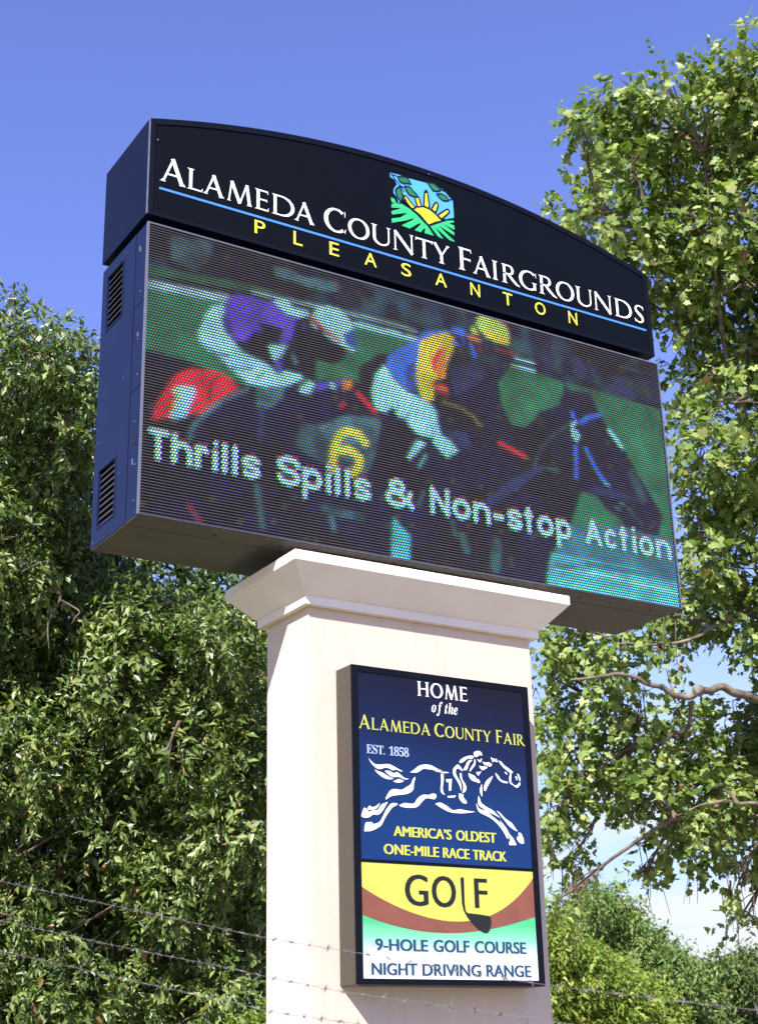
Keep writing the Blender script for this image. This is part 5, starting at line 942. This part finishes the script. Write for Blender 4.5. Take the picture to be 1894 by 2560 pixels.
def foliage(lobes, nspray, per, size, kind, seed, droop=.5, length=.35, shell=.75, holes=.0, freq=1.6, tone=(.5, .22), spread=.9):
    rng = np.random.default_rng(seed)
    p, d, li, fr = spray_points(lobes, nspray, rng, shell)
    c = clump(p, freq, seed)
    if holes: keep = c+rng.normal(size=len(c))*.18 > -holes; p, d, c, fr = p[keep], d[keep], c[keep], fr[keep]
    S = len(p)
    ax = norm(d+rng.normal(size=(S, 3))*.6+np.array([0, 0, -droop]))
    s = np.tile((np.arange(per)+.5)/per, (S, 1))+rng.normal(size=(S, per))*.04
    sag = np.zeros((S, per, 3)); sag[..., 2] = -droop*.35*length*s**2
    org = p[:, None]+ax[:, None]*(s[..., None]*length)+sag
    side = np.where((np.arange(per) % 2)[None, :, None] == 0, 1., -1.)
    b = norm(np.cross(ax, rng.normal(size=(S, 3))))[:, None]
    u = norm(ax[:, None]*.7+b*side*spread+rng.normal(size=(S, per, 3))*.42+np.array([0, 0, -droop*.9]))
    nr = norm(np.array([-.25, -.3, .75])+d[:, None]*.75+rng.normal(size=(S, per, 3))*.55)
    v = norm(np.cross(nr, u)); nn = np.cross(u, v)
    sz = size*(1+rng.normal(size=(S, per, 1))*.34).clip(.35, 1.8)
    V0, F0 = leaf_shape(kind); m_ = len(V0)
    wd = rng.uniform(.55, 1.12, (S, per, 1)); cu_ = rng.uniform(-.2, 2.6, (S, per, 1))
    V = (org[:, :, None]+sz[:, :, None]*(V0[:, 0, None]*u[:, :, None]+V0[:, 1, None]*v[:, :, None]*wd[:, :, None]+V0[:, 2, None]*nn[:, :, None]*cu_[:, :, None])).reshape(-1, 3)
    nl = S*per
    F = (F0[None]+(np.arange(nl)*m_)[:, None, None]).reshape(-1, 3)
    t_ = (tone[0]+tone[1]*rng.normal(size=(S, 1))*.7+tone[1]*rng.normal(size=(S, per))*.7+.15*c[:, None]).clip(0, .93)
    t_ = np.where(rng.random(t_.shape) < .012, 1.0, t_)
    t_ = np.repeat(t_.reshape(-1), m_).astype(np.float32)
    return V, F, t_, p, (org.reshape(-1, 3), u.reshape(-1, 3), v.reshape(-1, 3), nn.reshape(-1, 3), sz.reshape(-1), d.repeat(per, 0), fr.repeat(per))

def foliage_obj(name, V, F, t_, material, parent, kind='stuff'):
    me = me_fast(name, V, F)
    a = me.attributes.new('tone', 'FLOAT', 'POINT'); a.data.foreach_set('value', t_)
    o = link(name, me, parent, material)
    if kind: o['kind'] = kind
    return o

CAM = np.array(cam.matrix_world.translation)
def loose_leaves(fr_, material, parent, kind, n, seed, cond=None):
    """the leaves that show largest: single leaves sharing a few meshes"""
    org, u, v, nn, sz, d, f = fr_
    dist = np.linalg.norm(org-CAM, axis=1); toward = (d*norm(CAM-org)).sum(1)
    score = dist-.8*toward-2.5*(f-.9)*(toward > 0)-3*(sz-sz.mean())/sz.mean()*.4
    if cond is not None: score = score+np.where(cond(org), 0, 1e3)
    idx = np.argsort(score)[:n*3]; rs = random.Random(seed); idx = rs.sample(list(idx), min(n, len(idx)))
    V0, F0 = leaf_shape(kind); protos = []
    for k in range(5):
        me = me_fast('leaf', V0, F0); a = me.attributes.new('tone', 'FLOAT', 'POINT'); a.data.foreach_set('value', np.full(len(V0), .35+.15*k, np.float32))
        me.materials.append(material); protos.append(me)
    for i in idx:
        o = bpy.data.objects.new('leaf', rs.choice(protos)); COL.objects.link(o); o.parent = parent
        s = float(sz[i])*.98; q = org[i]+norm(CAM-org[i])*.06
        o.matrix_world = Matrix([[u[i][r]*s, v[i][r]*s, nn[i][r]*s, q[r]] for r in range(3)]+[[0, 0, 0, 1]])

def nearest_on(segs, p):
    best = None
    for q in segs:
        d_ = np.linalg.norm(q-p)
        if best is None or d_ < best[0]: best = (d_, q)
    return best[1]

def subdiv(pts, seed):
    rs_ = random.Random(seed); o_ = []
    for a_, b_ in zip(pts[:-1], pts[1:]):
        d_ = math.dist(a_, b_); o_ += [a_, [(x_+y_)/2+rs_.uniform(-.05, .05)*d_ for x_, y_ in zip(a_, b_)]]
    return o_+[pts[-1]]

# plane tree at the right
pt = thing('plane_tree', 'tall plane tree with lobed leaves and pale limbs reaching in from the right', 'tree')
tubes('trunk', [([tuple(q) for q in DATA['TRUNKP']], .42, .16)], M['bark'], pt, sides=12, sub=5)
skel = []
for r0, r1, pts in DATA['LIMB']:
    pts = subdiv(pts, len(skel)+3)
    pts = [[q[0]+.16, q[1]+.26, q[2]+.03] for q in pts]
    if pts[0][2] > 8.2: pts = [[q[0]+.45, q[1]+.72, q[2]+.1] for q in pts]
    rs = random.Random(len(skel)); jp = [pts[0]]+[[c_+rs.uniform(-.03, .03) for c_ in q] for q in pts[1:]]
    tubes('limb', [(jp, r0*.50, r1*.30)], M['bark'], pt, sides=8, sub=4)
    P_ = np.array(jp)
    for a, b in zip(P_[:-1], P_[1:]):
        for k in range(5): skel.append(a+(b-a)*k/5)
skel = np.array(skel)
# knob where a limb was pruned
bm = bmesh.new(); bmesh.ops.create_icosphere(bm, subdivisions=2, radius=.075)
kn = DATA['LIMB'][0][2][5]; rs = random.Random(4)
for v_ in bm.verts: v_.co = v_.co*(1+rs.uniform(-.12, .12))+Vector((kn[0]+.05, kn[1]-.02, kn[2]+.06))
me = bpy.data.meshes.new('knob'); bm.to_mesh(me); bm.free(); link('knob', me, pt, M['bark'])
rngb = random.Random(11); tw_ = []; br_ = []
for l in DATA['PLANE']:
    c_ = np.array(l[:3]); r_ = l[3]
    j = np.argmin(np.linalg.norm(skel-c_, axis=1)); a = skel[j]
    mid_ = (a+c_)/2+np.array([rngb.uniform(-.2, .2), rngb.uniform(-.2, .2), rngb.uniform(-.1, .3)])*min(1, r_*1.5)
    br_.append(([a, mid_, c_], .032, .012))
    for k in range(9):
        d_ = np.array([rngb.gauss(0, 1) for _ in range(3)]); d_ /= np.linalg.norm(d_); s0 = mid_+(c_-mid_)*rngb.uniform(0, 1)
        e_ = c_+d_*r_*rngb.uniform(.7, 1.1); m_ = (s0+e_)/2+np.array([rngb.uniform(-.12, .12) for _ in range(3)])
        tw_.append(([s0, m_, e_], .011, .004))
for b_ in br_: tubes('branch', [b_], M['bark'], pt, sides=5, sub=3)
tubes('twigs', tw_, M['twig'], pt, sides=4, sub=3)['kind'] = 'stuff'
V, F, t_, p_, fr_ = foliage(DATA['PLANE'], 16500, 6, .084, 'palm', 21, droop=.40, length=.30, shell=.66, holes=.13, freq=2.0, tone=(.52, .26))
foliage_obj('crown', V, F, t_, M['plane_leaf'], pt)
loose_leaves(fr_, M['plane_leaf'], pt, 'palm', 290, 3)
# hanging shoots under the crown
hs_ = []
for l in DATA['PLANE']:
    if l[2] < 6.6 and l[2] > 2.5 and l[4] <= .9 or (l[3] < .2):
        for k in range(3):
            x_, y_, z_ = l[0]+rngb.uniform(-.2, .2), l[1]+rngb.uniform(-.2, .2), l[2]
            hs_.append(([(x_, y_, z_+.4), (x_+rngb.uniform(-.08, .08), y_, z_-.1), (x_+rngb.uniform(-.15, .15), y_, z_-.55)], .007, .003))
tubes('hanging_shoots', hs_, M['twig'], pt, sides=4, sub=3)['kind'] = 'stuff'

# dense evergreen at the left
et = thing('evergreen_tree', 'dense bushy evergreen tree with narrow glossy leaves rising behind the left of the pillar', 'tree')
tubes('trunk', [([(.9, 6.0, 0), (.8, 5.9, 2.2), (.95, 6.0, 4.6), (.6, 5.7, 6.6)], .26, .08)], M['bark'], et, sides=10)
for r0, r1, pts in DATA['LTW'][:2]+DATA['LTW'][4:]: tubes('branch', [([tuple(q) for q in subdiv(pts, int(r0*997))], r0*.6, r1*.5)], M['bark'], et, sides=6)
tw_ = []
for l in DATA['LEFT']:
    c_ = np.array(l[:3]); a = np.array([.8, 5.9, max(.8, c_[2]-1.2)])
    tw_.append(([a, (a+c_)/2+np.array([.0, .25, -.1]), c_+np.array([0, .2, 0])], .02, .006))
    for k in range(5):
        d_ = np.array([rngb.gauss(0, 1) for _ in range(3)]); d_ /= np.linalg.norm(d_); e_ = c_+d_*l[3]*1.0
        tw_.append(([c_, (c_+e_)/2+np.array([0, 0, .05]), e_], .008, .003))
tubes('twigs', tw_, M['twig'], et, sides=4, sub=3)['kind'] = 'stuff'
V, F, t_, p_, fr_ = foliage(DATA['LEFT'], 23000, 9, .072, 'oval', 33, droop=.36, length=.20, shell=.8, holes=.34, freq=2.3, tone=(.52, .28), spread=1.0)
foliage_obj('crown', V, F, t_, M['ever_leaf'], et)
V2, F2, t2, _, _ = foliage(DATA['BACK'], 6000, 8, .11, 'oval', 34, droop=.5, length=.3, shell=.5, holes=.9, tone=(.3, .2))  # darker leaf tones put the crown's inner shade into the colour
foliage_obj('inner_foliage', V2, F2, t2, M['ever_leaf'], et)
loose_leaves(fr_, M['ever_leaf'], et, 'oval', 290, 5)
# small dry fruit dotted through it
rg = np.random.default_rng(8); n_ = 700; idx = rg.choice(len(p_), n_)
oc = np.array([(1, 0, 0), (-1, 0, 0), (0, 1, 0), (0, -1, 0), (0, 0, 1), (0, 0, -1)])*.016; of = np.array([(0, 2, 4), (2, 1, 4), (1, 3, 4), (3, 0, 4), (2, 0, 5), (1, 2, 5), (3, 1, 5), (0, 3, 5)])
cv = p_[idx]+rg.normal(size=(n_, 3))*.04
o = link('fruit', me_fast('fruit', (cv[:, None]+oc[None]).reshape(-1, 3), (of[None]+np.arange(n_)[:, None, None]*6).reshape(-1, 3)), et, mat('orange_brown_fruit', (.34, .16, .05, 1), .6, .4, noise=.3, nscale=3)); o['kind'] = 'stuff'

def far_tree(key, name, label, material, nspray, size, seed, trunk, shape='oval', per=7, length=.7, tone=(.5, .25), hole=.45, freq=.8, cat='tree'):
    o = thing(name, label, cat)
    x_, y_, h_, r_ = trunk
    tubes('trunk', [([(x_, y_, 0), (x_+.2, y_, h_*.5), (x_, y_+.2, h_)], r_, r_*.4)], M['bark'], o, sides=8)
    tw = []
    for l in DATA[key]:
        tw.append(([(x_, y_, h_*.5), ((x_+l[0])/2, (y_+l[1])/2, (h_*.5+l[2])/2+.3), tuple(l[:3])], r_*.3, r_*.08))
    tubes('branches', tw, M['twig'], o, sides=4, sub=3)['kind'] = 'stuff'
    V, F, t_, p, _ = foliage(DATA[key], nspray, per, size, shape, seed, droop=.5, length=length, shell=.8, holes=hole, freq=freq, tone=tone)
    foliage_obj('crown', V, F, t_, material, o); return o
c = lambda k: np.mean([l[:3] for l in DATA[k]], 0)
a = c('MID'); far_tree('MID', 'distant_tree', 'tall grey-green tree with pointed top far behind at lower right', M['far_leaf'], 26000, .16, 41, (a[0]+.5, a[1]+1, 4.5, .3), hole=.22, freq=1.3, tone=(.55, .3))
a = c('NEAR'); far_tree('NEAR', 'distant_tree', 'bright yellow-green leafy tree just right of the pillar foot', M['lime_leaf'], 17000, .12, 42, (a[0], a[1]+.5, 3., .22), tone=(.5, .32), length=.45, hole=.25, freq=1.6)
a = c('DARK'); far_tree('DARK', 'distant_tree', 'low dark green tree at the bottom right corner of the view', M['deep_leaf'], 15000, .18, 43, (a[0], a[1]+1, 3.5, .25), hole=.2, freq=1.2, tone=(.55, .3))
a = c('SHRUB'); far_tree('SHRUB', 'young_tree', 'small yellow-green bushy tree against the left foot of the pillar', M['lime_leaf'], 900, .075, 44, (a[0], a[1], 1.2, .04), shape='lance', length=.2, freq=3)

# ------------------------------------------------------------------ barbed wire strands in front
def barb_mesh():
    V, F = [], []
    for a, b in [((-.012, -.008, .012), (.012, .008, -.012)), ((-.012, .008, -.012), (.012, -.008, .012)), ((-.006, 0, .006), (.006, 0, -.006))]:
        v, f = tube_arrays([a, (0, .001, 0), b], .0010 if a[0] < -.01 else .0024, .0010 if a[0] < -.01 else .0024, 4, 1); n_ = len(V); V += v; F += [tuple(i+n_ for i in q) for q in f]
    me = me_fast('barb', np.array(V), np.array(F)); me.materials.append(M['wire']); return me
bme = barb_mesh()
names = ['uppermost thin barbed wire strand crossing the poster foot and sagging down to the right',
         'middle barbed wire strand crossing the pillar below the poster', 'lowest barbed wire strand at the bottom edge left of the pillar foot']
for w, pts in enumerate(DATA['WIRE']):
    o = thing('barbed_wire', names[w], 'barbed wire', 'barbed wire strands in front of the sign')
    n_ = 500; P_ = np.array(pts); t0 = np.linspace(0, len(P_)-1, 160)
    base = np.stack([np.interp(t0, np.arange(len(P_)), P_[:, k]) for k in range(3)], 1)
    ker = np.ones(9)/9; sm = np.stack([np.convolve(np.pad(base[:, k], 4, mode='edge'), ker, 'valid') for k in range(3)], 1)
    L = []
    for ph_ in (0, math.pi):
        s_ = np.arange(len(sm)); q = sm.copy(); q[:, 2] += .0022*np.sin(s_*2.3+ph_); q[:, 1] += .0022*np.cos(s_*2.3+ph_)
        L.append(([tuple(v_) for v_ in q], .0005, .0005))
    tubes('strand', L, M['wire'], o, sides=4, sub=1)
    seg = np.r_[0, np.cumsum(np.linalg.norm(np.diff(sm, axis=0), axis=1))]
    for s_ in np.arange(.06, seg[-1], .125):
        q = [float(np.interp(s_, seg, sm[:, k])) for k in range(3)]
        b_ = link('barb', bme, o); b_.location = q; b_.rotation_euler = (s_*7 % 3, .3, s_*3 % 3)
